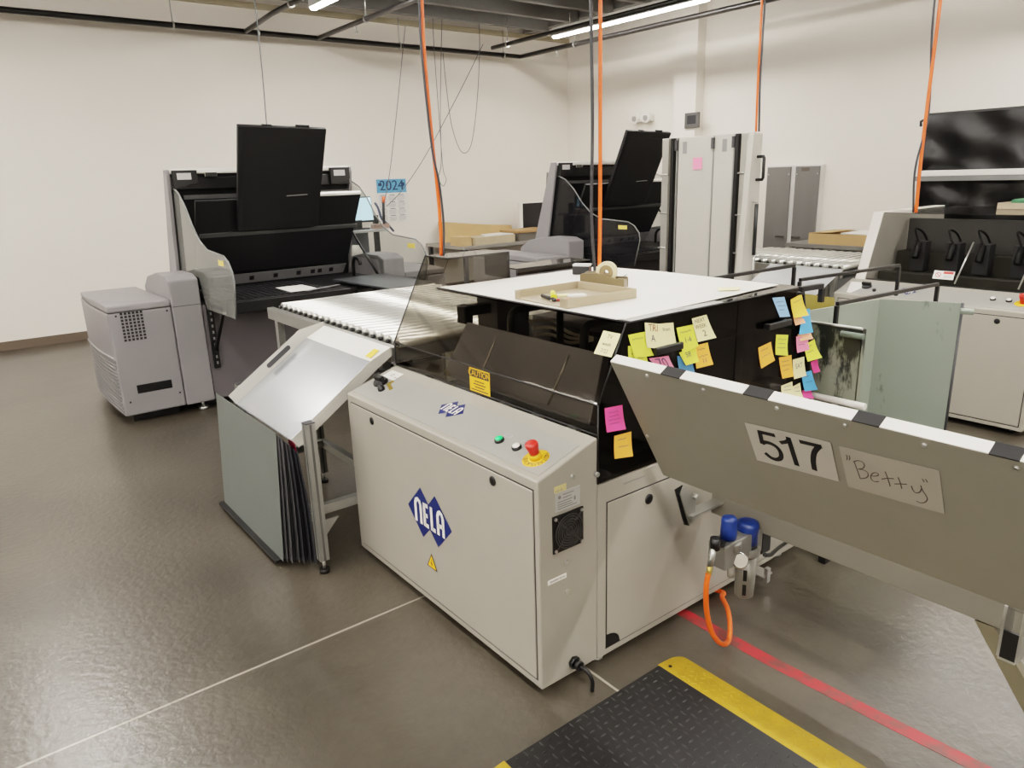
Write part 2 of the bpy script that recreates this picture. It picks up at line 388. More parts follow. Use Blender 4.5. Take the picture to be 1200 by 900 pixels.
def bender_base(off, label, body_z=.655):
    t = thing('plate_bender', (XF, Y0, 0), label, 'machine')
    # front cabinet body with sloped lid
    prof = [(XF, .038), (XF, .738), (1.459, .815), (1.459, .038)]
    cab = MB().prism([(x, Y0, z) for x, z in prof], (0, Y1-Y0, 0)).build('front_cabinet', WHITEP, t, bevel=.005)
    # sloped control plate
    pl = MB().prism([cpt(1.243, Y0+.02, -.002), cpt(1.405, Y0+.02, -.002), cpt(1.405, Y1-.02, -.002), cpt(1.243, Y1-.02, -.002)], CN*.0042).build('control_plate', GREYP, t, bevel=.001)
    # door panel
    y0, y1 = 1.506, 2.672
    mb = MB().box((XF-.004, y0, .068), (XF+.01, y1, .704))
    door = mb.build('front_door', WHITEP, t, bevel=.003)
    MB().box((XF-.0006, y0-.005, .063), (XF+.004, y1+.005, .709)).build('door_gap', BLACK, door)
    for (yy, zz) in ((2.492, .672), (1.696, .675)):
        MB().lathe((XF-.0035, yy, zz), -X, [(.016, 0), (.016, .003), (.011, .0045), (.0, .0045)], 18).box((XF-.0092, yy-.003, zz-.008), (XF-.0075, yy+.003, zz+.008)).build('latch', BLACK, door)
    return t, cab, pl, door

bender, cab, cplate, door = bender_base((0, 0, 0), 'near white plate bender with smoked cover, front door emblem and sticky notes')
# emblem + warning triangle on the door
mb = MB(); fo = V((XF-.0055, 2.097, .404)); nela(mb, fo, YR, Z, .298*1.0)
mb.build('emblem', [BLUE, WHITE], door)
mb = MB()
tri = lambda s, l: [V((XF-.0055-l, 2.098+s*.036, .192+.0)), V((XF-.0055-l, 2.098-s*.036, .192)), V((XF-.0055-l, 2.098, .192+s*.066))]
def tri(s, l): 
    c = V((XF-.0055-l, 2.098, .216)); return [c+V((0, math.cos(a)*.041*s, math.sin(a)*.041*s)) for a in (math.radians(-30), math.radians(90), math.radians(210))]
mb.poly(tri(1, 0), 0); mb.poly(tri(.8, .0006), 1)
c = V((XF-.0068, 2.098, .214)); mb.poly([c+V((0, a, bq)) for a, bq in ((-.002, .019), (.006, .0), (.001, .0), (.003, -.012), (-.006, .003), (-.001, .003), (.002, .019))], 0)
mb.build('warning_sign', [INK, YEL], door)
# emblem on the control plate
mb = MB(); nela(mb, cpt(1.349, 2.11, .003), YR, CU, .140); mb.build('emblem', [BLUE, WHITE], cplate)
# selector, key switch, label, buttons, emergency stop
mb = MB(); o = cpt(1.336, 2.618, .002)
mb.lathe(o, CN, [(.032, 0), (.032, .010), (.027, .014), (.027, .018), (0, .018)], 24)
h = V((0, 1, 0)); mb.obox(o+CN*.026, CU*.010, h*.030, CN*.010); mb.build('selector_switch', BLACK, t if False else cplate, bevel=.002)
MB().lathe(cpt(1.306, 2.558, .002), CN, [(.015, 0), (.015, .012), (.011, .014), (.011, .022), (0, .022)], 20).build('black_knob', BLACK, cplate)
mb = MB(); o = cpt(1.328, 2.523, .002); mb.cyl(o, o+CN*.006, .009, 14); mb.obox(o+CN*.016, h*.002, CU*.007, CN*.012); mb.obox(o+CN*.024+CU*.012, h*.0015, CU*.012, CN*.004); mb.build('key_switch', mat('brass', (190, 165, 90), .35, .8), cplate)
mb = MB(); mb.obox(cpt(1.398, 2.628, .0025), CU*.026, YR*.048, CN*.0006, 0); mb.ring(cpt(1.398, 2.628, .0032), CN, .010, .007, .0004, 16, 1)
for q in (-.014, .0, .014): mb.stroke([cpt(1.385+.004, 2.60+q*.3, .0034), cpt(1.385+.004, 2.59+q*.3-.006, .0034)], .004, CN, 1)
mb.build('switch_label', [WHITE, GREYM], cplate)
def button(x, y, lensm, name):
    o = cpt(x, y, .002); bz = MB().lathe(o, CN, [(.0165, 0), (.0165, .007), (.013, .010), (.012, .010)], 22).build(name, BLACK, cplate)
    MB().lathe(o+CN*.008, CN, [(.0125, 0), (.0125, .005), (.009, .0075), (0, .0078)], 20).build('lens', lensm, bz)
    return bz
lab(button(1.303, 1.767, GREEN, 'push_button'), 'green lit push button')
lab(button(1.303, 1.678, WHITE, 'push_button'), 'white push button in a black ring')
for (x, y) in ((1.336, 1.762), (1.336, 1.678)):
    mb = MB(); mb.obox(cpt(x, y, .0022), CU*.008, YR*.018, CN*.0004, 0)
    for q in (-.003, .003): mb.stroke([cpt(x+q, y+.013, .0030), cpt(x+q, y-.012, .0030)], .002, CN, 1)
    mb.build('button_label', [mat('label_grey', (160, 160, 156)), GREYM], cplate)
o = cpt(1.296, 1.578, .002)
mb = MB(); mb.lathe(o, CN, [(.043, 0), (.043, .0012), (0, .0012)], 32, 0)
def ringtext(word, a0, da):
    for i, chx in enumerate(word):
        a = a0+da*i; rad = YR*math.cos(a)+CU*math.sin(a); tang = CN.cross(rad)
        mb.text(chx, o+rad*.033+CN*.0018, -tang if da < 0 else tang, rad if da < 0 else -rad, .021, 1)
ringtext('STOP', math.radians(215), math.radians(22)); ringtext('NOTAUS', math.radians(60), math.radians(-24))
es_base = mb.build('emergency_stop_plate', [YEL, INK], cplate)
mb = MB().lathe(o+CN*.001, CN, [(.019, 0), (.019, .014), (.017, .016), (.015, .018), (.0155, .018)], 22, 0)
mb.build('stop_collar', YEL, es_base)
MB().lathe(o+CN*.017, CN, [(.0145, 0), (.0165, .012), (.0205, .030), (.0205, .036), (.018, .040), (.008, .0415), (0, .0415)], 26).build('stop_button', RED, es_base)

# near end of the cabinet: fan, rating plate, strips, gland, bolts
fx0, fx1, fz0, fz1 = 1.273, 1.394, .492, .612
cx, cz = (fx0+fx1)/2, (fz0+fz1)/2
mb = MB(); mb.box((fx0, Y0-.006, fz0), (fx1, Y0-.0005, fz1), 0)
for rr in (.014, .022, .030, .038, .046, .054): mb.ring((cx, Y0-.0088, cz), -Y, rr+.0016, rr-.0012, .0025, 32, 1)
for a in (45, 135, 225, 315):
    d = V((math.cos(math.radians(a)), 0, math.sin(math.radians(a)))); mb.tube([V((cx, Y0-.009, cz))+d*.010, V((cx, Y0-.009, cz))+d*.070], .0016, 6, 1)
    q = V((cx, Y0-.006, cz))+d*.0735; mb.cyl(q, q-Y*.004, .005, 10, 2)
for a in range(0, 360, 51):
    a0 = math.radians(a); mb.poly([V((cx+math.cos(a0+dd)*r1, Y0-.0064, cz+math.sin(a0+dd)*r1)) for dd, r1 in ((0, .012), (.25, .05), (.75, .052), (.55, .014))], 3)
mb.cyl((cx, Y0-.006, cz), (cx, Y0-.0085, cz), .013, 20, 3)
fan = mb.build('fan_grille', [BLACK, mat('fan_wire', (78, 78, 76), .35, .6), STEEL, mat('fan_blade', (38, 38, 40), .4)], bender)
mb = MB().box((1.287, Y0-.0012, .622), (1.385, Y0-.0002, .683), 0)
for k, (zz, xx0, xx1) in enumerate(((.672, 1.315, 1.36), (.662, 1.315, 1.35), (.652, 1.296, 1.355), (.644, 1.296, 1.35), (.637, 1.296, 1.355), (.630, 1.296, 1.372))): mb.box((xx0, Y0-.0016, zz-.0014), (xx1, Y0-.0011, zz+.0014), 1)
mb.cyl((1.303, Y0-.0012, .667), (1.303, Y0-.0017, .667), .006, 12, 1); mb.box((1.360, Y0-.0016, .642), (1.367, Y0-.0011, .655), 1)
mb.build('rating_plate', [mat('foil_silver', (186, 186, 182), .35, .5), GREYM], bender)
mb = MB().box((1.283, Y0-.001, .684), (1.33, Y0-.0002, .705)).text('vdi-A', (1.300, Y0-.0016, .690), X, Z, .014, 1).build('small_tape_label', [mat('yellowed_label', (206, 190, 130)), GREYM], bender)
mb = MB().box((1.253, Y0-.001, .3935), (1.327, Y0-.0002, .409)).text('00000001/ELHS', (1.29, Y0-.0016, .4012), X, Z, .0095, 1).build('serial_strip', [WHITE, INK], bender)
for (x, z) in ((1.355, .719), (1.329, .448), (1.330, .342)): MB().cyl((x, Y0, z), (x, Y0-.006, z), .006, 10).cyl((x, Y0, z), (x, Y0-.002, z), .009, 14).build('panel_bolt', STEEL, bender)
g = V((1.353, Y0, .080)); mb = MB().cyl(g, g-Y*.014, .021, 6).cyl(g-Y*.014, g-Y*.034, .016, 14).tube(bez([g-Y*.034, g-Y*.06+V((.006, 0, -.006)), g-Y*.075+V((.012, 0, -.035)), g-Y*.07+V((.016, 0, -.075))]), .007, 8)
mb.build('power_cord', BLACK, bender)
# main body behind the cabinet
XB = 2.625; BZ = .656
body = MB().box((1.461, Y0+.001, .034), (XB, Y1-.001, BZ)).build('base_cabinet', WHITEP, bender, bevel=.004)
sd = MB(); dx0, dx1, dz0, dz1 = 1.503, 2.42, .062, .586
# side door with a quarter-round cut-out at its lower left corner
sd.prism([V((dx0+.062, Y0+.004, dz0)), V((dx1, Y0+.004, dz0)), V((dx1, Y0+.004, dz1)), V((dx0, Y0+.004, dz1)), V((dx0, Y0+.004, dz0+.05))]+[V((dx0+.062*math.sin(a), Y0+.004, dz0+.05*math.cos(a))) for a in (.25, .55, .9, 1.2)], (0, -.007, 0))
sdo = sd.build('side_door', WHITEP, bender, bevel=.0015)
MB().box((dx0-.004, Y0-.0002, dz0-.004), (dx1+.004, Y0+.004, dz1+.004)).build('door_gap', BLACK, sdo)
MB().lathe((1.692, Y0-.0028, .543), -Y, [(.018, 0), (.018, .003), (.012, .005), (0, .005)], 18).box((1.689, Y0-.009, .533), (1.695, Y0-.0075, .553)).build('latch', BLACK, sdo)
MB().box((1.575, Y0-.0012, .628), (1.672, Y0-.0003, .632)).build('slot_line', GREYM, body)
for (x, y) in ((1.30, 1.56), (1.30, 2.62), (1.50, 1.53), (2.56, 1.53), (2.56, 2.62), (1.5, 2.62)):
    MB().cyl((x, y, .001), (x, y, .012), .024, 16).cyl((x, y, .012), (x, y, .038), .009, 10).build('foot', STEEL, bender)
# corner stud beside the cover
MB().cyl((1.450, Y0, .70), (1.450, Y0-.012, .70), .008, 10).build('stud', STEEL, bender)

# smoked cover of the near bender
cov_prof = [(1.461, .662), (1.461, .915), (1.575, 1.148), (2.535, 1.148), (2.655, .70), (2.655, .662)]
T = .006
def panel(pts, ext, name, m): return MB().prism(pts, ext).build(name, m, bender)
# near end panels (two leaves with a seam at X = 2.13)
panel([(x, Y0, z) for x, z in [(1.461, .662), (1.461, .915), (1.575, 1.148), (2.126, 1.148), (2.126, .662)]], (0, T, 0), 'cover_end_panel', SMOKED)
panel([(x, Y0, z) for x, z in [(2.132, .662), (2.132, 1.148), (2.535, 1.148), (2.655, .70), (2.655, .662)]], (0, T, 0), 'cover_end_door', SMOKED)
# front lower strip and sloped window
panel([(1.461, Y0+T, .817), (1.461, Y1, .817), (1.461, Y1, .915), (1.461, Y0+T, .915)], (T, 0, 0), 'cover_front_strip', SMOKE)
e = V((.235, 0, -.115)).normalized()*T
YJ = 2.535
panel([(1.461, Y0+T, .916), (1.461, Y1, .916), (1.638, Y1, 1.262), (1.638, YJ, 1.262), (1.580, YJ, 1.150), (1.575, Y0+T, 1.150)], e, 'cover_window', SMOKE)
panel([(1.58, Y0+T, 1.142), (2.532, Y0+T, 1.142), (2.532, YJ, 1.142), (1.58, YJ, 1.142)], (0, 0, T), 'cover_top', SMOKED)
# raised hood at the far end
panel([(1.588, YJ, 1.150), (1.642, YJ, 1.258), (1.955, YJ, 1.258), (1.955, YJ, 1.150)], (0, T, 0), 'hood_side', SMOKE)
panel([(1.645, YJ, 1.258), (1.955, YJ, 1.258), (1.955, Y1-.002, 1.258), (1.645, Y1-.002, 1.258)], (0, 0, T), 'hood_top', glassmat('hood_lid_acrylic', (.42, .40, .37), haze=.16, hazecol=(150, 146, 136)))
panel([(1.955, YJ+T, 1.150), (1.955, Y1, 1.150), (1.955, Y1, 1.258), (1.955, YJ+T, 1.258)], (-T, 0, 0), 'hood_back', SMOKED)
panel([(2.02, YJ+.03, 1.150), (2.47, YJ+.03, 1.150), (2.47, YJ+.03, 1.176), (2.02, YJ+.03, 1.176)], (0, T, 0), 'hood_side', SMOKED)
panel([(2.02, YJ+.03, 1.176), (2.47, YJ+.03, 1.176), (2.47, Y1-.002, 1.176), (2.02, Y1-.002, 1.176)], (0, 0, T), 'hood_top', MATS['hood_lid_acrylic'])
# back (slanted) and far end walls
panel([(2.537, Y0+T, 1.148), (2.537, Y1, 1.148), (2.655, Y1, .70), (2.655, Y0+T, .70)], (-.005, 0, -.001), 'cover_back', SMOKED)
# dark edges and seams of the acrylic
mb = MB()
for a, bq in (((1.461, Y0, .915), (1.575, Y0, 1.148)), ((1.461, Y0, .662), (1.461, Y0, .915)), ((1.575, Y0, 1.148), (2.535, Y0, 1.148)), ((1.461, Y0, .915), (1.461, Y1, .915)),
              ((1.578, Y0, 1.150), (1.580, YJ, 1.150)), ((1.461, Y1, .917), (1.640, Y1, 1.264)), ((1.461, Y1, .817), (1.461, Y1, .915)), ((1.955, YJ, 1.15), (1.955, YJ, 1.262)), ((1.642, YJ, 1.263), (1.955, YJ, 1.263)),
              ((1.64, YJ, 1.263), (1.64, Y1, 1.263)), ((2.02, YJ+.03, 1.15), (2.02, YJ+.03, 1.178)), ((2.02, YJ+.03, 1.179), (2.47, YJ+.03, 1.179)), ((2.535, Y0, 1.148), (2.655, Y0, .70)), ((1.461, Y0, .820), (1.461, Y1, .820))):
    mb.tube([a, bq], .003, 6)
mb.build('cover_edging', BLACK, bender)
# light metal trim strip on the near top edge with a pencilled note
mb = MB().prism([(1.60, Y0+.002, 1.1495), (2.05, Y0+.002, 1.1495), (2.05, Y0+.040, 1.1495), (1.60, Y0+.040, 1.1495)], (0, 0, .0015), 0)
mb.text('T Bin', (1.84, Y0+.02, 1.1516), X, Y, .03, 1); mb.build('top_edge_strip', [mat('strip_grey', (168, 168, 164), .4), INK], bender)
# white sheet lying on the cover
tag(MB().prism([(1.582, 1.530, 1.1515), (1.602, 1.512, 1.1515), (2.06, 1.532, 1.1515), (2.49, 1.56, 1.1515), (2.505, 2.15, 1.1515), (2.47, 2.50, 1.1515), (1.585, 2.512, 1.1515)], (0, 0, .003)).build('cover_sheet', TOPW, bevel=.001),
    'white sheet laid flat over the top of the near bender', 'sheet')
# caution sign on the front strip
mb = MB(); ys, zs = 2.090, .866
mb.box((1.4595, ys-.062, zs-.043), (1.4605, ys+.062, zs+.044), 0)
mb.box((1.4588, ys-.058, zs+.012), (1.4596, ys+.058, zs+.040), 1)
mb.text('CAUTION', (1.4582, ys, zs+.026), YR, Z, .030, 0)
for k, wq in ((-.002, .03), (-.013, .038), (-.024, .03), (-.035, .052)): mb.stroke([(1.4588, ys+wq, zs+k), (1.4588, ys-wq, zs+k)], .004, -X, 1)
mb.build('caution_sign', [YEL, INK], bender)
# end handles
def handle(x0, x1, z):
    MB().box((x0, Y0-.028, z-.012), (x1, Y0-.014, z+.012)).box((x0+.004, Y0-.016, z-.01), (x0+.026, Y0-.0005, z+.01)).box((x1-.026, Y0-.016, z-.01), (x1-.004, Y0-.0005, z+.01)).build('cover_handle', BLACK, bender, bevel=.004)
handle(1.685, 1.815, 1.045); handle(2.285, 2.43, 1.032)
# mechanism seen through the cover
mb = MB().box((1.48, Y0+.03, .657), (2.60, Y1-.03, .70)).build('bending_bed', BLACKM, bender)
MB().prism([(1.50, 1.56, .825), (1.50, 2.40, .825), (1.60, 2.36, 1.03), (1.60, 1.60, 1.03)], (.03, 0, -.015)).build('bending_plate', mat('slate_panel', (112, 113, 120), .45, .2), bender, bevel=.004)
MB().box((1.63, 1.56, .70), (1.80, 2.40, .86)).build('bending_beam', DARKM, bender, bevel=.006)
mb = MB()
for yy in (1.62, 1.80, 1.98, 2.16, 2.34, 2.50): mb.box((1.475, yy-.03, .705), (1.495, yy+.03, .80), 0).cyl((1.49, yy-.02, .80), (1.49, yy+.02, .80), .011, 10, 1)
mb.cyl((1.485, 1.54, .76), (1.485, 2.6, .76), .012, 10, 1).build('register_stops', [mat('brass_dark', (104, 92, 66), .4, .5), mat('stop_steel', (110, 110, 106), .35, .7)], bender)
for yy in (2.11, 1.72):
    MB().tube([V((1.62, yy, .86))]+arc((1.66, yy, 1.07), .03, math.pi, math.pi/2, 5, X, Z)+arc((1.84, yy, 1.07), .03, math.pi/2, 0, 5, X, Z)+[V((1.87, yy, .9))], .015, 8).build('support_hoop', BLACK, bender)
    MB().tube([V((1.472, yy+.005, .86)), V((1.545, yy-.02, 1.02))], .004, 8).build('gas_strut', STEEL, bender)
mb = MB().box((1.75, 2.36, .70), (1.92, 2.50, 1.10), 0).box((1.66, 2.40, 1.04), (1.80, 2.46, 1.08), 1).box((1.62, 2.40, 1.01), (1.66, 2.46, 1.08), 1)
mb.box((2.05, 1.60, .70), (2.35, 2.50, .98), 0).box((2.1, 1.7, .98), (2.2, 1.82, 1.08), 1).box((1.98, 1.95, .86), (2.06, 2.3, .96), 1)
mb.build('drive_housing', [mat('housing_grey', (96, 96, 98), .5, .1), BLACK], bender, bevel=.004)
mb = MB()
for i in range(3): mb.tube(bez([(1.90, 2.34-i*.02, .99-i*.025), (1.95, 2.25, 1.0-i*.03), (1.93, 2.12, .97-i*.02), (2.0, 2.02, .95)]), .007, 6)
mb.build('air_tubes', mat('pale_tube', (196, 190, 176), .5), bender)

# air regulator on the near side
AY = 1.25
def A(u, v, y=AY): return at(u, v, 1, y)
reg = MB(); bc = A(866, 646)
reg.box((A(845, 640).x, AY-.02, A(866, 655).z), (A(887, 640).x, AY+.05, A(866, 632).z+.012)).cyl(A(858, 634), A(858, 640)-Z*.01, .03, 20).cyl(A(878, 640), A(878, 646)-Z*.01, .036, 20)
rego = reg.build('air_regulator', mat('cast_alu', (118, 116, 110), .45, .4, var=.06), bender, bevel=.005)
kz = A(858, 634)+Y*.015
MB().lathe(kz, Z, [(.029, -.012), (.029, .004)], 24).lathe(kz+Z*.004, Z, [(.026, 0), (.027, .02), (.025, .065), (.022, .074), (0, .075)], 10).build('regulator_knob', [KNOBBLUE], rego)
kz = A(878, 640)+Y*.01
MB().lathe(kz, Z, [(.036, -.01), (.034, .012), (.033, .012)], 24, 0).lathe(kz+Z*.012, Z, [(.036, 0), (.036, .062), (.033, .073), (.024, .077), (0, .077)], 22, 1).build('regulator_knob', [BLACK, KNOBBLUE], rego)
gc = A(858.5, 653)-Y*.03
nv = V((-.55, -.78, .28)).normalized(); gu = Z; gr = gu.cross(nv).normalized(); gup = nv.cross(gr)
mb = MB().lathe(gc-nv*.012, nv, [(.024, 0), (.026, .004), (.026, .014), (.0225, .0145)], 28, 0).lathe(gc+nv*.0005, nv, [(.0228, 0), (.0228, .001), (0, .001)], 28, 1)
for k in range(11):
    a = math.radians(225-27*k); dd = gr*math.cos(a)+gup*math.sin(a); mb.stroke([gc+nv*.0022+dd*.016, gc+nv*.0022+dd*.020], .0016, nv, 2)
mb.stroke([gc+nv*.0024-gup*.006, gc+nv*.0024+gup*.015], .002, nv, 2)
mb.build('pressure_gauge', [CHROME, WHITE, INK], rego)
b0 = A(875.5, 662); b1 = A(874.5, 699)
mb = MB().lathe(b1+Y*.01, Z, [(.024, 0), (.031, .006), (.033, .05), (.034, (b0.z-b1.z)+.03)], 22, 0)
bd = V((-.83, -.55, 0)); bt = V((.55, -.83, 0))
for q in (.34, .78): mb.obox(V((b1.x, AY+.01, b1.z+(b0.z-b1.z)*q-.002))+bd*.0325, bd*.002, bt*.006, Z*.020, 1)
mb.build('filter_bowl', [mat('bowl_grey', (122, 120, 112), .4, .3), BLACK], rego)
s0 = A(857, 658); MB().cyl(s0, s0-Z*.055, .014, 12, 0, .011).build('drain_bowl', mat('clear_bowl', (150, 148, 140), .25), rego)
e0 = A(838, 635); mb = MB().cyl(A(846, 637), e0, .013, 12).cyl(e0+Z*.014, e0-Z*.025, .0155, 14)
mb.build('elbow_fitting', BLACK, rego)
mb = MB().cyl(A(836, 643), A(832, 663), .0105, 12, 0).cyl(A(832, 663), A(830.5, 674), .009, 10, 1).build('hose_coupling', [STEEL, mat('brass', (190, 165, 90))], rego)
hp = [A(830, 672), A(827.5, 690), A(828, 715), A(833, 738), A(841, 751), A(848.5, 755), A(854, 750, 1.27), A(855.5, 735, 1.30), A(853, 715, 1.35), A(846, 700, 1.42), A(840, 692, 1.50), V((1.86, 1.66, .10))]
MB().tube(bez(hp, 6), .0085, 12).build('air_hose', ORANGE, rego)
mb = MB().box((A(890, 640).x, AY-.01, A(888, 650).z), (A(900, 640).x, AY+.06, A(888, 625).z)).box((A(886, 640).x, AY+.03, A(888, 645).z), (1.955, 1.34, A(888, 632).z))
mb.tube(bez([A(896, 650), A(903, 650, 1.3), A(911, 643, 1.36), A(921, 636, 1.45)]), .008, 8).build('mounting_block', BLACK, rego, bevel=.003)
mb = MB().box((2.27, 1.40, .055), (2.33, Y0-.001, .062)).box((2.29, 1.395, .03), (2.31, 1.41, .09)); mb.build('stop_bracket', STEEL, bender)

# ------------------------------------------------------------------ far bender
b2, cab2, cpl2, door2 = bender_base((0, 0, 0), 'far white plate bender at right with clear smoked cover')
mb = MB(); nela(mb, cpt(1.336, 2.284, .003), YR, CU, .140); mb.build('emblem', [BLUE, WHITE], cpl2)
o = cpt(1.345, 2.545, .002)
MB().lathe(o, CN, [(.032, 0), (.032, .010), (.027, .014), (.027, .018), (0, .018)], 24).obox(o+CN*.026, CU*.010, h*.030, CN*.010).build('selector_switch', BLACK, cpl2, bevel=.002)
MB().lathe(cpt(1.30, 2.47, .002), CN, [(.012, 0), (.012, .012), (.009, .016), (0, .016)], 18).build('black_knob', BLACK, cpl2)
for y in (1.775, 1.69):
    o = cpt(1.34, y, .002); bz = MB().lathe(o, CN, [(.0165, 0), (.0165, .007), (.013, .010), (.012, .010)], 22).build('push_button', BLACK, cpl2)
    MB().lathe(o+CN*.008, CN, [(.0125, 0), (.0125, .006), (.009, .0085), (0, .009)], 20).build('lens', WHITE, bz)
o = cpt(1.33, 1.615, .002)
es2 = MB().lathe(o, CN, [(.043, 0), (.043, .0012), (0, .0012)], 32, 0).build('emergency_stop_plate', YEL, cpl2)
MB().lathe(o+CN*.001, CN, [(.0145, 0), (.0165, .028), (.0205, .046), (.0205, .052), (.018, .056), (0, .0575)], 26).build('stop_button', RED, es2)
MB().prism([cpt(1.242, 2.63, .0022), cpt(1.40, 2.685, .0022), cpt(1.40, 2.54, .0022), cpt(1.242, 2.60, .0022)], CN*.001).build('corner_plate', WHITE, cpl2)
MB().box((1.461, Y0+.001, .034), (XB, Y1-.001, BZ+.10)).build('base_cabinet', WHITEP, b2, bevel=.004)
p2 = [(1.475, .80), (1.655, 1.255), (2.60, 1.255), (2.66, .757)]
for yy in (Y1-.085, Y0+.002):
    MB().prism([(1.462, yy, .757), (1.462, yy, .80), (1.635, yy, 1.262), (2.61, yy, 1.262), (2.67, yy, .757)], (0, .07, 0)).build('end_plate', mat('end_plate_white', (206, 201, 190), .42), b2, bevel=.004)
def pan2(pts, ext, name, m): return MB().prism(pts, ext).build(name, m, b2)
ya, yb = Y0+.075, Y1-.088
CL2 = glassmat('far_cover_acrylic', (.77, .77, .765))
pan2([(1.468, ya, .82), (1.468, yb, .82), (1.640, yb, 1.257), (1.640, ya, 1.257)], (.006, 0, -.002), 'cover_window', CL2)
pan2([(1.645, ya, 1.252), (2.60, ya, 1.252), (2.60, yb, 1.252), (1.645, yb, 1.252)], (0, 0, .006), 'cover_top', CL2)
MB().box((1.470, ya, .775), (1.50, yb, .818)).build('front_sill', BLACK, b2, bevel=.003)
MB().box((1.50, ya, .757), (2.58, yb, .79)).build('bending_bed', BLACKM, b2)
MB().box((1.60, ya+.02, .79), (1.68, yb-.02, .86)).box((1.85, ya+.02, .79), (1.98, yb-.02, .98)).build('bending_beam', mat('olive_beam', (66, 64, 56), .5, .1), b2, bevel=.004)
for yy in (2.42, 2.20, 2.02, 1.80, 1.62):
    mb = MB().box((1.76, yy-.045, .86), (1.85, yy+.045, 1.06), 0).cyl((1.72, yy, .95), (1.77, yy, 1.05), .022, 10, 1).tube(bez([(1.75, yy, 1.06), (1.80, yy+.05, 1.14), (1.92, yy+.04, 1.1), (1.95, yy, .98)], 4), .008, 6, 1)
    mb.build('clamp_unit', [mat('clamp_blue_grey', (66, 66, 68), .45, .2), BLACK], b2, bevel=.003)
MB().box((1.99, ya+.02, .79), (2.03, yb-.02, 1.20)).build('rear_screen', mat('rear_screen_grey', (84, 83, 80), .5), b2)
MB().tube([(1.462, 2.045, .835), (1.575, 2.01, 1.09)], .005, 8).build('gas_strut', STEEL, b2)
MB().tube([(1.462, 1.69, .835), (1.575, 1.66, 1.09)], .005, 8).build('gas_strut', STEEL, b2)
mb = MB(); a0 = V((1.488, 2.125, .880)); su = V((.172, 0, .437)).normalized(); sn = YR.cross(su)
mb.obox(a0+sn*.002, YR*.062, su*.027, sn*.0006, 0); mb.ring(a0-YR*.033+sn*.003, sn, .017, .013, .0005, 20, 1); mb.stroke([a0-YR*.044+su*.01+sn*.0036, a0-YR*.022-su*.01+sn*.0036], .004, sn, 1)
mb.obox(a0+YR*.026+su*.016+sn*.003, YR*.03, su*.008, sn*.0004, 1)
for q in (-.004, -.014): mb.stroke([a0+su*q+YR*.0+sn*.0034, a0+su*q+YR*.05+sn*.0034], .003, sn, 2)
mb.build('no_hands_sign', [WHITE, mat('sign_red', (200, 50, 40)), GREYM], b2)
for (x, y) in ((1.30, 1.56), (1.30, 2.62), (2.56, 1.53), (2.56, 2.62)):
    MB().cyl((x, y, .001), (x, y, .038), .02, 12).build('foot', BLACK, b2)
b2.location = V(b2.location)+V((3.60, -.115, 0))
#__PART3__
# ------------------------------------------------------------------ tilt table "517"
PB = V((1.665, 0, .660)); PT = V((1.425, 0, 1.071))
PU = (PT-PB).normalized(); PN = V((-PU.z, 0, PU.x))          # PN faces the camera side (down-left)
PN = PN if PN.x < 0 else -PN
LP_ = (PT-PB).length
def tp(s, y, l=0.0): return PB+PU*s+V((0, y, 0))+PN*l       # s along the slope from the lower edge
TY0, TY1 = 1.40, -.12
t517 = thing('tilt_table', (1.66, .6, 0), 'grey raised feed table in right foreground carrying the 517 sign', 'table')
TH = .030
MB().prism([tp(0, TY0), tp(LP_, TY0), tp(LP_, TY0, -TH), tp(0, TY0, -TH)], (0, TY1-TY0, 0)).build('table_panel', TABLEP, t517, bevel=.0025)
pads = []
for (u0, u1) in ((775, 797), (871, 900), (998.5, 1031), (1160, 1197)):
    ya = onp(u0-3, 430+(u0-775)*.222+3, PT, PN).y; yb = onp(u1-3, 430+(u1-775)*.222+3, PT, PN).y
    pads.append((ya, yb))
pads.append((.20, .14))
edges = [TY0-.002]+[q for p in pads for q in p]+[TY1]
strip = []
for i in range(0, len(edges)-1, 2):
    MB().prism([tp(LP_, edges[i]), tp(LP_+.003, edges[i]), tp(LP_+.003, edges[i], -TH), tp(LP_, edges[i], -TH)], (0, edges[i+1]-edges[i], 0)).build('edge_strip', WHITE, t517, bevel=.001)
for ya, yb in pads:
    MB().prism([tp(LP_, ya, .0015), tp(LP_+.004, ya, .0015), tp(LP_+.004, ya, -TH-.001), tp(LP_, ya, -TH-.001)], (0, yb-ya, 0)).build('edge_pad', RUBBER, t517, bevel=.001)
for y in (1.27, 1.085, .881, .72, .561, .405, .24, .05):
    MB().cyl(tp(LP_-.018, y), tp(LP_-.018, y, .004), .0038, 10).cyl(tp(LP_-.018, y), tp(LP_-.018, y, .0012), .0055, 12).build('bolt', STEEL, t517)
MB().cyl(tp(.185, 1.385), tp(.185, 1.385, .004), .005, 10).build('bolt', STEEL, t517)
BEAMM = mat('beam_paint', (102, 98, 88), .5, var=.03)
XBM = 1.97
_b0 = at(833, 600, 0, XBM); _b1 = at(1142, 727, 0, XBM)
MB().box((XBM, TY1, (_b0.z+_b1.z)/2), (XBM+.04, min(_b0.y, 1.455), .60)).build('support_beam', BEAMM, t517, bevel=.004)
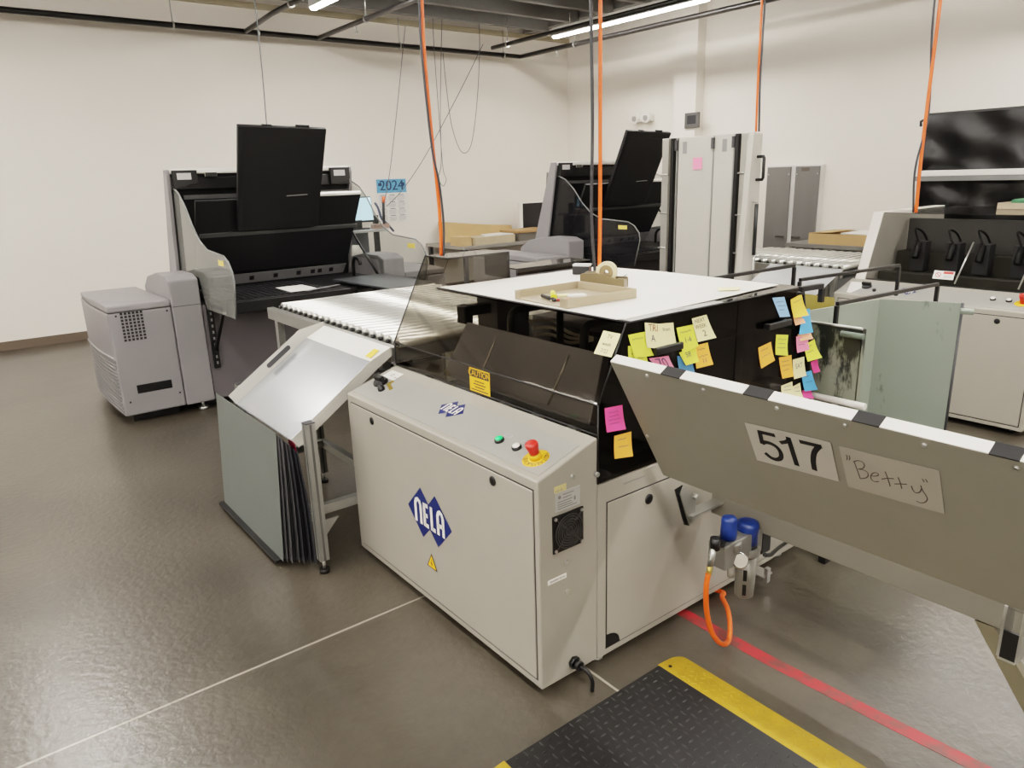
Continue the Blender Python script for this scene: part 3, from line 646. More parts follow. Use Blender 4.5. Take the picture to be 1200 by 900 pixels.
# hinge brackets
def hpoly(pts, y): return [at(480*0+780+u/4.29, 560+v/4.29, 1, y) for u, v in pts]
mb = MB().prism(hpoly([(92, 42), (150, 80), (150, 210), (122, 242), (100, 172), (76, 85)], 1.40), (0, .006, 0), 0)
mb.prism(hpoly([(48, 62), (86, 38), (92, 42), (76, 85), (100, 172), (122, 242), (96, 236)], 1.405), (0, .004, 0), 1)
q = at(780+140/4.29, 560+90/4.29, 1, 1.40); mb.cyl(q, q-Y*.02, .010, 12, 0)
mb.box((1.80, 1.385, .47), (XBM+.01, 1.43, .478), 0)
mb.build('hinge_bracket', [mat('bracket_zinc', (150, 148, 140), .4, .6), BLACK], t517)
mb = MB().box((1.735, .425, .49), (1.80, .431, .62), 0).box((1.735, .462, .49), (1.80, .468, .62), 0).box((1.735, .431, .49), (1.742, .462, .56), 1).box((1.735, .43, .484), (1.80, .465, .490), 0)
mb.cyl((1.76, .47, .612), (1.76, .42, .612), .008, 10, 0).build('hinge_bracket', [mat('bracket_zinc', (150, 148, 140), .4, .6), BLACK], t517)
_l = [at(1142, 727, 0, XBM+.005), at(1165, 735, 0, XBM+.005), at(1200, 795, 0, XBM+.005), at(1200, 836, 0, XBM+.005)]
def _ext(a, bq): k = (a.z-.002)/(a.z-bq.z); return a+(bq-a)*k
MB().prism([V((XBM+.005, p.y, p.z)) for p in (_l[0], _l[1], _ext(_l[1], _l[2]), _ext(_l[0], _l[3]))], (.03, 0, 0)).build('leg', mat('leg_olive_grey', (92, 86, 68), .5), t517)
# paper signs taped on the table
def tquad(px): return [onp(u, v, tp(0, 0, .0016), PN) for u, v in px]
SR = V((0, -1, 0))
q = tquad([(872.7, 495), (973.3, 518.3), (983.3, 564), (887.3, 539)])
mb = MB().prism(q, PN*.0008, 0)
cc = (q[0]+q[1]+q[2]+q[3])/4+PN*.0014
sr = (q[1]-q[0]).normalized()
def g517(pts, w_=.0125): mb.stroke([cc+sr*a+PU*bq for a, bq in pts], w_, PN, 1)
g517([(-.030, .046), (-.076, .046)]); g517(bez([(-.0725, .050), (-.0745, .025), (-.077, .002)], 3))
g517(bez([(-.078, .004), (-.066, .012), (-.050, .012), (-.036, .004), (-.030, -.012), (-.034, -.032), (-.048, -.044), (-.064, -.043), (-.078, -.030)], 5))
g517([(.006, -.047), (.006, .052)], .0135); g517(bez([(.008, .047), (-.002, .034), (-.022, .024)], 3), .011)
g517([(.034, .046), (.090, .046)]); g517(bez([(.0835, .046), (.066, .020), (.056, -.012), (.052, -.047)], 5), .0135)
tag(mb.build('paper_sign', [mat('laminated_paper', (172, 167, 156), .35, var=.02), INK]), 'white laminated sign reading 517 on the tilted grey table', 'sign')
q = tquad([(983.3, 522.7), (1100.7, 551.7), (1106.9, 602), (994, 570)])
mb = MB().prism(q, PN*.0008, 0)
def bt(u, v): return onp(860+u/4.615, 480+v/4.615, tp(0, 0, .0030), PN)
strokes = [[(609, 245), (613, 258), (611, 272)], [(622, 247), (627, 260), (624, 274)],
 [(650, 280), (672, 340), (684, 374)], [(645, 282), (672, 276), (698, 286), (706, 304), (696, 318), (672, 322), (700, 326), (722, 340), (726, 358), (712, 370), (684, 374)],
 [(738, 358), (762, 360), (782, 354), (772, 342), (752, 344), (740, 362), (748, 382), (766, 390), (784, 388)],
 [(818, 335), (832, 372), (846, 416)], [(798, 376), (830, 372), (866, 374)],
 [(888, 366), (900, 396), (908, 428)], [(868, 402), (898, 402), (936, 404)],
 [(960, 412), (968, 434), (984, 450), (1006, 446), (1014, 428)], [(1010, 410), (1022, 440), (1040, 466), (1046, 486), (1032, 502), (1008, 504), (986, 494)],
 [(1018, 374), (1024, 382), (1028, 392)], [(1034, 376), (1042, 384), (1046, 394)]]
for s in strokes: mb.stroke(bez([bt(*p) for p in s], 4), .0026, PN, 1)
tag(mb.build('paper_sign', [mat('plain_paper', (150, 144, 131), .8, var=.02), PENCIL]), 'paper sheet with Betty handwritten in pencil, beside the 517 sign', 'sign')

# ------------------------------------------------------------------ sticky notes
NC = {'cream': (238, 228, 168), 'lime': (224, 228, 76), 'orange': (246, 172, 66), 'blue': (86, 168, 226), 'pale': (150, 196, 240), 'pink': (242, 78, 146), 'rose': (238, 128, 160), 'peach': (246, 172, 130), 'yellow': (246, 204, 74), 'navy': (66, 118, 160)}
NM = {k: mat('note_'+k, v, .75, var=.02) for k, v in NC.items()}
def note(corners, layer, colr, label, text=None, ink=None, lift=.010, nrm=None, plane=None, lines=0, curl=1.0):
    """corners TL TR BR BL as measured, unprojected on the acrylic; a thin sheet stuck along its top edge, curling below"""
    pt, n = plane or (V((0, Y0, 0)), V((0, -1, 0)))
    n = V(n).normalized(); pt = V(pt)+n*(.0015+.0022*layer)
    c = [onp(u, v, pt, n) for u, v in corners]
    NU = 6; mb = MB(); th = n*.0004
    def P(a, bq, l=0.0):
        p = (c[0]*(1-a)+c[1]*a)*(1-bq)+(c[3]*(1-a)+c[2]*a)*bq
        return p+n*(lift*curl*bq**2.2*(0.6+0.4*a)+l)
    for l, flip in ((.0004, 0), (0, 1)):
        vs = [P(i/NU, j/NU, l) for j in range(NU+1) for i in range(NU+1)]
        mb.add(vs, [(j*(NU+1)+i, j*(NU+1)+i+1, (j+1)*(NU+1)+i+1, (j+1)*(NU+1)+i) for j in range(NU) for i in range(NU)], 0, True)
    rnd = random.Random(label)
    rt_ = (c[1]-c[0]).normalized(); up_ = (c[0]-c[3]).normalized(); wd = (c[1]-c[0]).length
    if text:
        for (s, a, bq, sz, mi) in text:
            vs, fs = glyphs(s, 'CENTER')
            L = (c[1]-c[0]).length; Hh = (c[3]-c[0]).length
            mb.add([P(min(1, max(0, a+x*sz)), min(1, max(0, bq-y*sz*L/Hh)), .0012) for x, y in vs], fs, mi)
    for k in range(lines):
        bq = .22+.62*k/max(1, lines); a0 = .14+.1*rnd.random(); a1 = .62+.26*rnd.random(); m_ = 14
        pts = [P(a0+(a1-a0)*i/m_, bq+.035*(1 if i % 2 else -1)*rnd.random()+.012*math.sin(i), .0012) for i in range(m_+1)]
        mb.stroke(pts, .0018, n, 1)
    o = mb.build('sticky_note', [NM[colr], ink or INKB, INKR])
    tag(o, label, 'sticky note')
    return o
def zq(*uv, o=(680, 280), sc=3.213): return [(o[0]+u/sc, o[1]+v/sc) for u, v in uv]
SLP = (V((1.461, 0, .916)), V((-.235, 0, .115)))
note(zq((88, 345), (152, 358), (120, 447), (53, 432)), 0, 'cream', 'pale note reading TV week on the sloped smoked window', [('TV', .5, .2, .26, 1), ('week', .48, .52, .24, 1), ('7/22', .5, .82, .24, 1)], plane=SLP, lift=.004, ink=INK)
note(zq((180, 403), (246, 403), (248, 472), (179, 470)), 0, 'lime', 'dull lime note tucked below the brighter lime one, near the cover corner', lines=3)
note(zq((180, 362), (243, 349), (268, 437), (200, 447)), 1, 'lime', 'bright blank lime note tilted left of the TRI A note', lines=1)
note(zq((290, 320), (350, 315), (356, 403), (296, 410)), 1, 'cream', 'cream note half covered by the TRI A note', [('from', .52, .25, .24, 1)], ink=INKB)
note(zq((243, 315), (303, 320), (303, 411), (246, 408)), 2, 'cream', 'cream note reading TRI A on the near cover panel', [('TRI', .5, .2, .42, 2), ('A', .45, .62, .42, 1)], ink=INKB)
note(zq((362, 335), (425, 322), (437, 402), (380, 428)), 1, 'lime', 'lime-yellow note with 1-6 left of the WEEK 2 note', [('1-6', .5, .58, .34, 1)], lines=1)
note(zq((420, 300), (475, 285), (503, 370), (437, 387)), 2, 'cream', 'cream note reading WEEK 2 high on the near cover panel', [('NEXT', .45, .16, .26, 1), ('WEEK', .42, .4, .26, 1), ('2', .5, .72, .42, 1)], ink=INK)
note(zq((365, 440), (421, 446), (423, 502), (367, 490)), 0, 'navy', 'dark blue note half hidden under the yellow ones by the table edge')
note(zq((432, 402), (480, 390), (492, 470), (432, 487)), 1, 'orange', 'orange note directly under the WEEK 2 note', [('11', .55, .75, .34, 1)], lines=2)
note(zq((372, 428), (434, 404), (438, 460), (393, 475)), 2, 'lime', 'yellow note overlapping the 1-6 note and the orange one', [('58', .45, .35, .34, 1)], lines=0)
note(zq((258, 450), (332, 440), (350, 490), (285, 482)), 1, 'rose', 'crumpled hot pink note just above the table edge, below TRI A', [('70', .5, .55, .6, 1)], lift=.008)
note(zq((92, 638), (158, 625), (163, 713), (95, 727)), 0, 'pink', 'hot pink note with four lines, low beside the control cabinet', lines=4)
note(zq((128, 742), (192, 725), (190, 815), (124, 826)), 0, 'orange', 'amber note lowest on the near cover panel, below a pink one', lines=2)
note(zq((723, 222), (768, 218), (788, 292), (750, 294)), 0, 'pale', 'pale blue tilted note at the top of the right cluster', lines=3, lift=.003)
note(zq((800, 283), (835, 280), (839, 314), (805, 325)), 0, 'peach', 'small peach note peeking below the top amber note')
note(zq((842, 266), (864, 262), (868, 350), (818, 360)), 1, 'blue', 'bright blue note right of the top amber note')
note(zq((792, 228), (833, 207), (845, 285), (795, 297)), 2, 'yellow', 'amber curled note at the top right corner of the cover', lines=1, lift=.018)
note(zq((818, 360), (866, 338), (868, 374), (824, 385)), 0, 'peach', 'peach note strip right below the upper blue note')
note(zq((813, 366), (858, 372), (855, 415), (812, 428)), 1, 'rose', 'rose pink note in the middle of the right cluster', lines=2)
note(zq((738, 360), (783, 362), (773, 438), (730, 435)), 0, 'lime', 'green-yellow note left in the right cluster under the handle', lines=3)
note(zq((670, 410), (718, 387), (724, 455), (676, 487)), 0, 'orange', 'orange diamond-tilted note leftmost of the right cluster', lines=2)
note(zq((748, 447), (795, 437), (796, 515), (756, 525)), 0, 'orange', 'light orange note below the green-yellow one', lines=3)
note(zq((845, 398), (882, 378), (893, 443), (846, 460)), 2, 'lime', 'lime note sticking out at the right edge of the cover', lines=2, lift=.02)
note(zq((800, 455), (843, 443), (843, 513), (800, 527)), 1, 'cream', 'cream note with SAT, right of the light orange one', [('SAT', .5, .4, .36, 1)])
note(zq((868, 462), (893, 453), (895, 497), (874, 505)), 0, 'pink', 'small pink note flap at the right edge above the lower blue note')
note(zq((836, 570), (870, 568), (872, 599), (834, 597)), 0, 'pink', 'pink note below the lower blue note, by the table edge')
note(zq((833, 507), (870, 495), (885, 565), (840, 573)), 1, 'blue', 'bright blue note in the lower right of the cluster', lines=2)
note(zq((757, 553), (798, 537), (801, 592), (755, 585)), 0, 'cream', 'cream note cut by the table edge, left of its twin', lines=2)
note(zq((800, 556), (828, 541), (831, 597), (801, 592)), 1, 'cream', 'narrow cream note by the table edge, left of the lowest pink note', lines=2)
note([(840, 337), (868, 336.5), (866, 340.5), (842, 341)], 0, 'cream', 'pale yellow note lying flat on the white cover sheet', plane=(V((0, 0, 1.1555)), V((0, 0, 1))), lift=.002)

# ------------------------------------------------------------------ tray, tape dispenser and small things on the cover
ZT = 1.1555
tr = thing('desk_tray', (1.74, 1.89, ZT), 'open beige desk tray on the white cover sheet', 'tray')
c4 = [V((1.600, 2.045, ZT)), V((1.592, 1.762, ZT)), V((1.905, 1.745, ZT)), V((1.905, 2.045, ZT))]
MB().prism(c4, (0, 0, .004)).build('tray_floor', BEIGE, tr, bevel=.0015)
def wall(a, bq, h, name='tray_wall'):
    a, bq = V(a), V(bq); d = (bq-a).normalized(); n = V((-d.y, d.x, 0))*.0025
    MB().prism([a-n, bq-n, bq+n, a+n], (0, 0, h)).build(name, BEIGE, tr, bevel=.002)
wall(c4[1], c4[2], .032); wall(c4[2], c4[3], .032); wall(c4[3], c4[0], .032); wall(c4[1], c4[1]+(c4[0]-c4[1])*.12, .032); wall(c4[0], c4[0]+(c4[1]-c4[0])*.10, .032)
td = thing('tape_dispenser', (2.0, 2.0, ZT), 'brown tape dispenser with a cream roll, close behind the beige tray', 'tape dispenser')
DL = V((.5, -.866, 0)); DW = V((.866, .5, 0)); dc = V((1.999, 2.0, ZT+.0003))
def D(l, w_, z): return dc+DL*l+DW*w_+Z*z
prof = [(-.085, 0), (-.085, .052), (-.075, .057), (-.02, .060), (.03, .046), (.05, .040), (.085, .040), (.088, .034), (.088, 0)]
for s in (-1, 1):
    MB().prism([D(l, s*.031-.0035, z) for l, z in prof], DW*.007).build('side_shell', TAUPE, td, bevel=.002)
MB().prism([D(l, -.0275, z) for l, z in [(-.084, 0), (-.084, .048), (-.03, .03), (.03, .018), (.05, .034), (.086, .034), (.086, 0)]], DW*.055).build('dispenser_base', TAUPE, td)
rc = D(.012, -.012, .060)
MB().ring(rc, DW, .040, .027, .024, 32, 0).build('tape_roll', TAPE, td)
MB().ring(rc-DW*.001, DW, .0262, .009, .026, 28, 0).build('tape_core', mat('core_tan', (140, 120, 84), .5), td)
MB().prism([D(.075, -.02, .046), D(.088, -.02, .046), D(.088, -.02, .052)], DW*.04).build('cutter', STEEL, td)
bx = thing('ink_pad', (2.215, 2.35, ZT), 'small black and white box behind the tape dispenser', 'box')
MB().obox((2.215, 2.35, ZT+.018), DL*.038, DW*.02, Z*.018).build('box_body', BLACK, bx, bevel=.002)
MB().obox((2.215, 2.35, ZT+.041), DL*.038, DW*.02, Z*.005).build('box_lid', mat('pale_lid', (200, 200, 198), .4), bx, bevel=.002)
ZI = ZT+.0045
def pen(a, bq, r, m, tipm, label, z=0):
    a, bq = V((*a, ZI+r+.0004+z)), V((*bq, ZI+r+.0004+z)); t = thing('pen', a, label, 'pen')
    d = (bq-a).normalized(); MB().cyl(a, bq-d*.012, r, 12).build('barrel', m, t); MB().cyl(bq-d*.012, bq, r, 12, 0, r*.25).build('tip', tipm, t)
pen((1.865, 1.775), (1.735, 1.835), .004, mat('pen_red', (160, 30, 34), .4), BLACK, 'long dark red pen along the front of the tray')
pen((1.725, 1.825), (1.63, 1.89), .0042, mat('pen_pinkred', (190, 60, 60), .4), WHITE, 'short red pen in the tray left of the long one')
pen((1.668, 1.975), (1.632, 1.86), .007, BLACK, BLACK, 'thick black marker in the tray')
mk = thing('marker', (1.68, 1.93, ZI), 'yellow highlighter lying across the tray', 'pen')
a = V((1.663, 1.908, ZI+.0118)); bq = V((1.715, 1.973, ZI+.0118)); MB().cyl(a, bq, .0095, 14).build('barrel', mat('highlighter', (232, 220, 70), .4), mk); MB().cyl(a, a-(bq-a).normalized()*.03, .011, 14).build('cap', mat('highlighter_cap', (214, 205, 40), .35), mk)
tag(MB().obox((1.882, 1.795, ZI+.007), V((.02, -.008, 0)), V((.005, .012, 0)), Z*.0065).build('eraser', mat('eraser_tan', (222, 182, 142), .7), bevel=.002), 'tan eraser block at the right end of the tray', 'eraser')
tag(MB().obox((1.765, 1.90, ZI+.004), V((.03, -.012, 0)), V((.008, .018, 0)), Z*.0035).build('note_pad', PAPER, bevel=.0008), 'little white pad in the middle of the tray', 'paper pad')
tag(MB().obox((1.742, 1.945, ZI+.003), V((.02, -.012, 0)), V((.010, .016, 0)), Z*.0025).build('note_pad', NM['cream'], bevel=.0006), 'small pale yellow note pad in the tray behind the highlighter', 'paper pad')

# ------------------------------------------------------------------ chute stand with plates
YA, YB = 2.745, 3.435
TRAYP = mat('chute_paint', (178, 175, 166), .45, var=.02)
ch = thing('plate_chute', (1.03, 3.1, 0), 'sloped metal plate chute on an aluminium frame beside the near bender', 'stand')
SH = mat('chute_aluminium', (196, 199, 203), .24, .75, var=.03, scale=2, bump=.05, bscale=3, stretch=(1, 3, 1))
P0, P1_, P2_ = V((1.462, 0, .885)), V((1.365, 0, .838)), V((.985, 0, .577))
def yv(p, y): return V((p.x, y, p.z))
nn = V((-(P1_.z-P2_.z), 0, P1_.x-P2_.x)).normalized()
mb = MB().prism([yv(P0, YA), yv(P1_, YA), yv(P1_-nn*.004, YA), yv(P0-Z*.004, YA)], (0, YB-YA, 0)).build('chute_lip', WHITE, ch)
MB().prism([yv(P1_, YA), yv(P2_, YA), yv(P2_-nn*.004, YA), yv(P1_-nn*.004, YA)], (0, YB-YA, 0)).build('sliding_sheet', SH, ch)
MB().prism([yv(P2_, YA), yv(P2_+V((-.012, 0, .014)), YA), yv(P2_+V((-.014, 0, .010)), YA), yv(P2_-nn*.004, YA)], (0, YB-YA, 0)).build('sheet_lip', SH, ch)
# side flanges: far one stands above the sheet and has a long slot, near one hangs below
up = .055
ring_o = [yv(P0+Z*.02, 0), yv(P1_+nn*up, 0), yv(P2_+nn*up, 0), yv(P2_-nn*.05, 0), yv(P1_-nn*.05, 0), yv(P0-Z*.06, 0)]
MB().prism([p+V((0, YB, 0)) for p in ring_o], (0, .003, 0)).build('side_flange', TRAYP, ch)
dS = (P1_-P2_).normalized()
s0 = P2_+dS*.235+nn*.028
mb = MB(); pts = [s0+dS*.012*math.sin(0)+dS*(-.0)+0*nn]
sl = []
for k in range(9): a = math.pi/2+math.pi*k/8; sl.append(s0+dS*.012*math.cos(a)+nn*.012*math.sin(a))
for k in range(9): a = -math.pi/2+math.pi*k/8; sl.append(s0+dS*.125+dS*.012*math.cos(a)+nn*.012*math.sin(a))
MB().prism([p+V((0, YB-.0012, 0)) for p in sl], (0, .0010, 0)).build('handle_slot', DARKM, ch)
MB().prism([p+V((0, YA-.003, 0)) for p in [P0+Z*.004, P1_+nn*.008, P2_+nn*.008, P2_-nn*.040, P1_-nn*.040, P0-Z*.035]], (0, .003, 0)).build('side_flange', TRAYP, ch)
def profile_post(x, y, z0, z1, name='post', s=.02, foot=True):
    mb = MB().box((x-s, y-s, z0), (x+s, y+s, z1))
    for dx, dy in ((1, 0), (-1, 0), (0, 1), (0, -1)):
        c = V((x+dx*(s+.0004), y+dy*(s+.0004), 0)); w_ = V((dy, dx, 0))*.005
        mb.prism([c-w_+Z*z0, c+w_+Z*z0, c+w_+Z*(z1-.002), c-w_+Z*(z1-.002)], V((dx, dy, 0))*.0004, 1)
    p = mb.build(name, [ALU, mat('slot_dark', (96, 96, 94), .5, .4)], ch, bevel=.0015)
    MB().box((x-s, y-s, z1), (x+s, y+s, z1+.004)).build('post_cap', DARKM, p)
    if foot: MB().cyl((x, y, .018), (x, y, z0), .007, 10, 0).cyl((x, y, .001), (x, y, .018), .022, 16, 1).build('foot', [STEEL, BLACK], p)
profile_post(1.030, 2.672, .06, .662); profile_post(1.030, 3.49, .06, .655)
profile_post(1.43, 3.57, .06, .80); profile_post(1.43, 2.76, .06, .78)
def bar(a, bq, name='cross_bar'):
    a, bq = V(a), V(bq); mb = MB().box((min(a.x, bq.x), min(a.y, bq.y), a.z), (max(a.x, bq.x), max(a.y, bq.y), bq.z)); mb.build(name, ALU, ch, bevel=.0015)
bar((1.010, 2.716, .235), (1.409, 2.75, .275)); bar((1.051, 3.475, .235), (1.409, 3.51, .275)); bar((1.012, 2.693, .225), (1.048, 3.469, .262)); bar((1.412, 2.79, .225), (1.448, 3.54, .262))
MB().prism([(1.051, 2.665, .234), (1.051, 2.665, .165), (1.115, 2.665, .234)], (0, .006, 0)).build('gusset', ALU, ch)
MB().prism([(.885, 2.84, .020), (1.009, 2.84, .020), (1.009, 3.62, .020), (.885, 3.62, .020)], (0, 0, .012)).build('bottom_shelf', BLACK, ch)
for yy in (2.9, 3.55):
    MB().box((.90, yy-.02, .001), (1.0, yy+.02, .020)).build('shelf_runner', BLACK, ch)
PLN = ['front blue-grey printing plate facing the camera, outermost of the leaning stack'] + ['thin dark-edged printing plate, %s behind the front one of the leaning stack' % k for k in ('second', 'third', 'fourth', 'fifth', 'sixth', 'seventh', 'eighth', 'ninth')]
PLN[8] = 'innermost dark printing plate of the stack, next to the aluminium post'
for i in range(9):
    bx0 = .908+.0125*i; tx0 = .943+.0052*i; ya = 2.815-.010*(i % 3) - (.02 if i == 0 else 0)-.012*i+.0; yb = 3.605-.02*i
    zt = .604-.008*i; n = 8; mb = MB()
    if i == 0: ya, yb = 2.81, 3.60
    pts = []
    for k in range(n+1):
        s = k/n; pts.append((bx0+(tx0-bx0)*s+.010*math.sin(math.pi*s)*(1 if i else -.3)*(i/9), .0335+(zt-.0335)*s))
    t_ = .0012 if i else .0016
    for k in range(n):
        (xa, za), (xb, zb) = pts[k], pts[k+1]
        mb.add([(xa, ya, za), (xa, yb, za), (xb, yb, zb), (xb, ya, zb), (xa+t_, ya, za), (xa+t_, yb, za), (xb+t_, yb, zb), (xb+t_, ya, zb)],
               [(0, 1, 2, 3), (7, 6, 5, 4), (0, 3, 7, 4), (1, 5, 6, 2)]+([(0, 4, 5, 1)] if k == 0 else [])+([(3, 2, 6, 7)] if k == n-1 else []), 0)
    tag(mb.build('printing_plate', PLATE if i < 1 else (PLATEE if i > 4 else mat('printing_plate_edge', (84, 84, 86), .4, .3))), PLN[i], 'printing plate', 'printing plates leaning in the chute stand')
tag(MB().prism([(1.0025, 2.74, .46), (1.0025, 2.80, .44), (.998, 2.84, .575), (.998, 2.77, .585)], (.0012, 0, .0005)).build('paper_tag', mat('tag_pink', (214, 60, 90), .7)), 'crimson paper tag between the leaning plates and the post', 'tag')
q = [V((1.375, 2.775, .848)), V((1.375, 2.825, .848)), V((1.425, 2.83, .8725)), V((1.425, 2.785, .8725))]
tag(MB().prism(q, (-.0007, 0, .0012)).build('paper_tag', NM['yellow']), 'yellow tag stuck on the white lip of the chute', 'tag')

# ------------------------------------------------------------------ roller conveyors
def conveyor(label, x0, x1, y0, y1, z, off=(0, 0, 0), pitch=.072):
    t = thing('roller_conveyor', (x0+off[0], y0+off[1], 0), label, 'conveyor')
    ORG[t.name] = V((x0, y0, 0))
    n = int((y1-y0-.02)/pitch)
    r = .0235
    for i in range(n):
        yy = y0+.035+i*pitch
        mb = MB().cyl((x0+.03, yy, z-r), (x1-.03, yy, z-r), r, 14, 0).cyl((x0+.012, yy, z-r), (x0+.03, yy, z-r), .010, 8, 1).cyl((x1-.03, yy, z-r), (x1-.012, yy, z-r), .010, 8, 1)
        mb.build('roller', [ROLLER, BLACK], t)
    for a, bq in ((x0-.03, x0+.010), (x1-.010, x1+.03)):
        MB().box((a, y0, z-.095), (bq, y1, z-.03)).build('side_rail', ALU, t, bevel=.002)
    for i in range(n):
        pass
    MB().box((x0+.011, y0+.005, z-.10), (x1-.011, y1-.005, z-.096)).build('pan', mat('pan_grey', (48, 48, 46), .5, .3), t)
    for yy in (y0+.10, y1-.12):
        for xx in (x0-.01, x1+.01):
            l = MB().box((xx-.02, yy-.02, .05), (xx+.02, yy+.02, z-.096)).build('leg', ALU, t, bevel=.002)
            MB().cyl((xx, yy, .016), (xx, yy, .05), .008, 10).cyl((xx, yy, .001), (xx, yy, .016), .024, 16).build('foot', BLACK, l)
    return t
c1 = conveyor('roller conveyor between the left platesetter and the near bender', 1.505, 2.62, 2.78, 4.27, .905)
c2 = conveyor('roller conveyor behind the tall beige tilted table, leading to the far bender', 1.42, 2.30, 2.78, 4.0, .905, (3.6, -.13, 0))
# transfer shelf beside conveyor two
sh = thing('chute_shelf', (4.95, 2.9, 0), 'flat grey sloped shelf below the far conveyor rollers', 'shelf')
MB().prism([(4.965, 2.62, .875), (4.965, 3.19, .875), (4.55, 3.19, .70), (4.55, 2.62, .70)], (0, 0, .004)).build('shelf_sheet', mat('shelf_grey', (178, 180, 180), .35, .3), sh)
for (x, y, z) in ((4.93, 2.66, .855), (4.93, 3.16, .855), (4.58, 2.66, .708), (4.58, 3.16, .708)): MB().box((x-.018, y-.018, .002), (x+.018, y+.018, z)).build('leg', ALU, sh, bevel=.002)

# ------------------------------------------------------------------ platesetters
PYF = 5.40
def platesetter(label, shield_m):
    t = thing('platesetter', (1.4, PYF, 0), label, 'machine')
    def vent_unit(x0, x1, sgn, outer):
        # outer side bulges gently; plan outline
        n = 8; dep = 1.05
        def outl(inset=0):
            pts = []
            for k in range(n+1):
                s = k/n; yy = PYF+dep*s; pts.append(V((outer-sgn*0+(-sgn)*(-.0)+(-1 if outer == x0 else 1)*(.02*math.sin(math.pi*s)), yy, 0)))
            return pts
        side = outl(); other = x1 if outer == x0 else x0
        lo = [V((p.x, p.y, .068)) for p in side]+[V((other, PYF+dep, .068)), V((other, PYF, .068))]
        u = MB().prism(lo, (0, 0, .715)).build('vent_cabinet', LILAC, t, bevel=.012)
        li = [V((p.x*1.0+(.004 if outer == x0 else -.004), p.y, .785)) for p in side]+[V((other, PYF+dep, .785)), V((other, PYF+.0, .785))]
        lid = [p for p in li]
        mb = MB(); N_ = len(lid)
        top = [V((p.x+(.012 if p.x < (x0+x1)/2 else -.012)*(1 if outer == x0 else 1)*0, p.y, .822+.02*max(0, 1-abs((p.y-PYF-.35)/.6)))) for p in lid]
        mb.add(lid+top, [list(range(N_))[::-1], list(range(N_, 2*N_))]+[(i, (i+1) % N_, N_+(i+1) % N_, N_+i) for i in range(N_)])
        mb.build('cabinet_lid', LILAC, u, bevel=.010)
        MB().prism([V((p.x+(.006 if outer == x0 else -.006), p.y+.002, .7825)) for p in side]+[V((other, PYF+dep, .7825)), V((other, PYF+.004, .7825))], (0, 0, .003)).build('lid_gap', BLACK, u)
        # front grille of little slots
        mb = MB(); gx0 = x0+.075
        for a in range(6):
            for bq in range(9):
                x = gx0+a*.0245; z = .585+bq*.0225
                mb.box((x, PYF-.0012, z), (x+.016, PYF-.0002, z+.016))
        mb.build('vent_grille', BLACK, u)
        mb = MB().box((x0+.10, PYF-.0012, .215), (x0+.325, PYF-.0002, .275)).box((x0+.16, PYF-.002, .225), (x0+.26, PYF-.0012, .245)); mb.build('card_slot', BLACK, u, bevel=.001)
        for (x, z) in ((x0+.05, .762), (x1-.03, .758), (x0+.045, .165), (x1-.03, .17)): MB().cyl((x, PYF, z), (x, PYF-.002, z), .007, 10).build('screw', BLACK, u)
        # louvres on the outer side
        for k in range(14):
            z = .10+k*.0255; mb = MB(); sg = -1 if outer == x0 else 1
            ptsl = [V((p.x+sg*.004, p.y, z)) for p in side[0:8]]
            mb.tube([p+V((0, .012, 0)) if i == 0 else p for i, p in enumerate(ptsl)], .0055, 6); mb.build('louvre', mat('louvre_grey', (112, 108, 110), .5), u)
        MB().tube([V((p.x+sg*.003, p.y+(.003 if i == 0 else 0), .475-.02*i/8)) for i, p in enumerate(side)], .008, 6).build('louvre_hood', LILAC, u)
        MB().box((min(x0, x1)+.06, PYF+.09, .003), (max(x0, x1)-.03, PYF+dep-.1, .068)).build('plinth', BLACK, u)
    vent_unit(.805, 1.203, -1, .805)
    # stepped shoulder left
    def shoulder(x0, x1):
        prof = [(PYF, .065), (PYF, .955), (PYF+.10, .985), (PYF+.35, .985), (PYF+.62, .94), (PYF+.75, .86), (PYF+.75, .065)]
        s = MB().prism([(x0, y, z) for y, z in prof], (x1-x0, 0, 0)).build('shoulder_cabinet', LILAC, t, bevel=.010)
        MB().box((x0+.003, PYF-.0008, .775), (x1-.003, PYF+.0002, .779)).build('panel_gap', BLACK, s)
    shoulder(1.207, 1.405); shoulder(2.865, 3.06)
    vent_unit(3.064, 3.46, 1, 3.46)
    # lower body and feet
    MB().box((1.409, PYF+.02, .065), (2.861, PYF+1.0, .76)).build('lower_body', LILAC2, t, bevel=.006)
    MB().box((1.30, PYF+.12, .004), (2.95, PYF+.95, .064)).build('plinth', BLACK, t)
    for x in (1.33, 2.93):
        MB().cyl((x, PYF+.06, .001), (x, PYF+.06, .022), .035, 16).cyl((x, PYF+.06, .022), (x, PYF+.06, .064), .012, 10).build('foot', STEEL, t)
    # uprights, head and black interior
    for (x0, x1) in ((1.40, 1.425), (2.825, 2.85)):
        MB().prism([(x0, 6.20, .77), (x0, 5.97, .77), (x0, 5.80, 1.655), (x0, 5.81, 1.695), (x0, 5.875, 1.695)], (x1-x0, 0, 0)).build('upright', LILAC, t, bevel=.004)
    MB().box((1.426, 5.805, 1.668), (2.824, 5.88, 1.70)).build('head_cover', WHITE, t, bevel=.006)
    MB().prism([(1.426, 5.99, .765), (1.426, 6.18, .765), (1.426, 5.872, 1.666), (1.426, 5.835, 1.666)], (1.398, 0, 0)).build('black_interior', BLACKM, t)
    MB().box((1.426, 5.80, 1.555), (2.824, 5.86, 1.640)).build('head_beam', BLACK, t, bevel=.004)
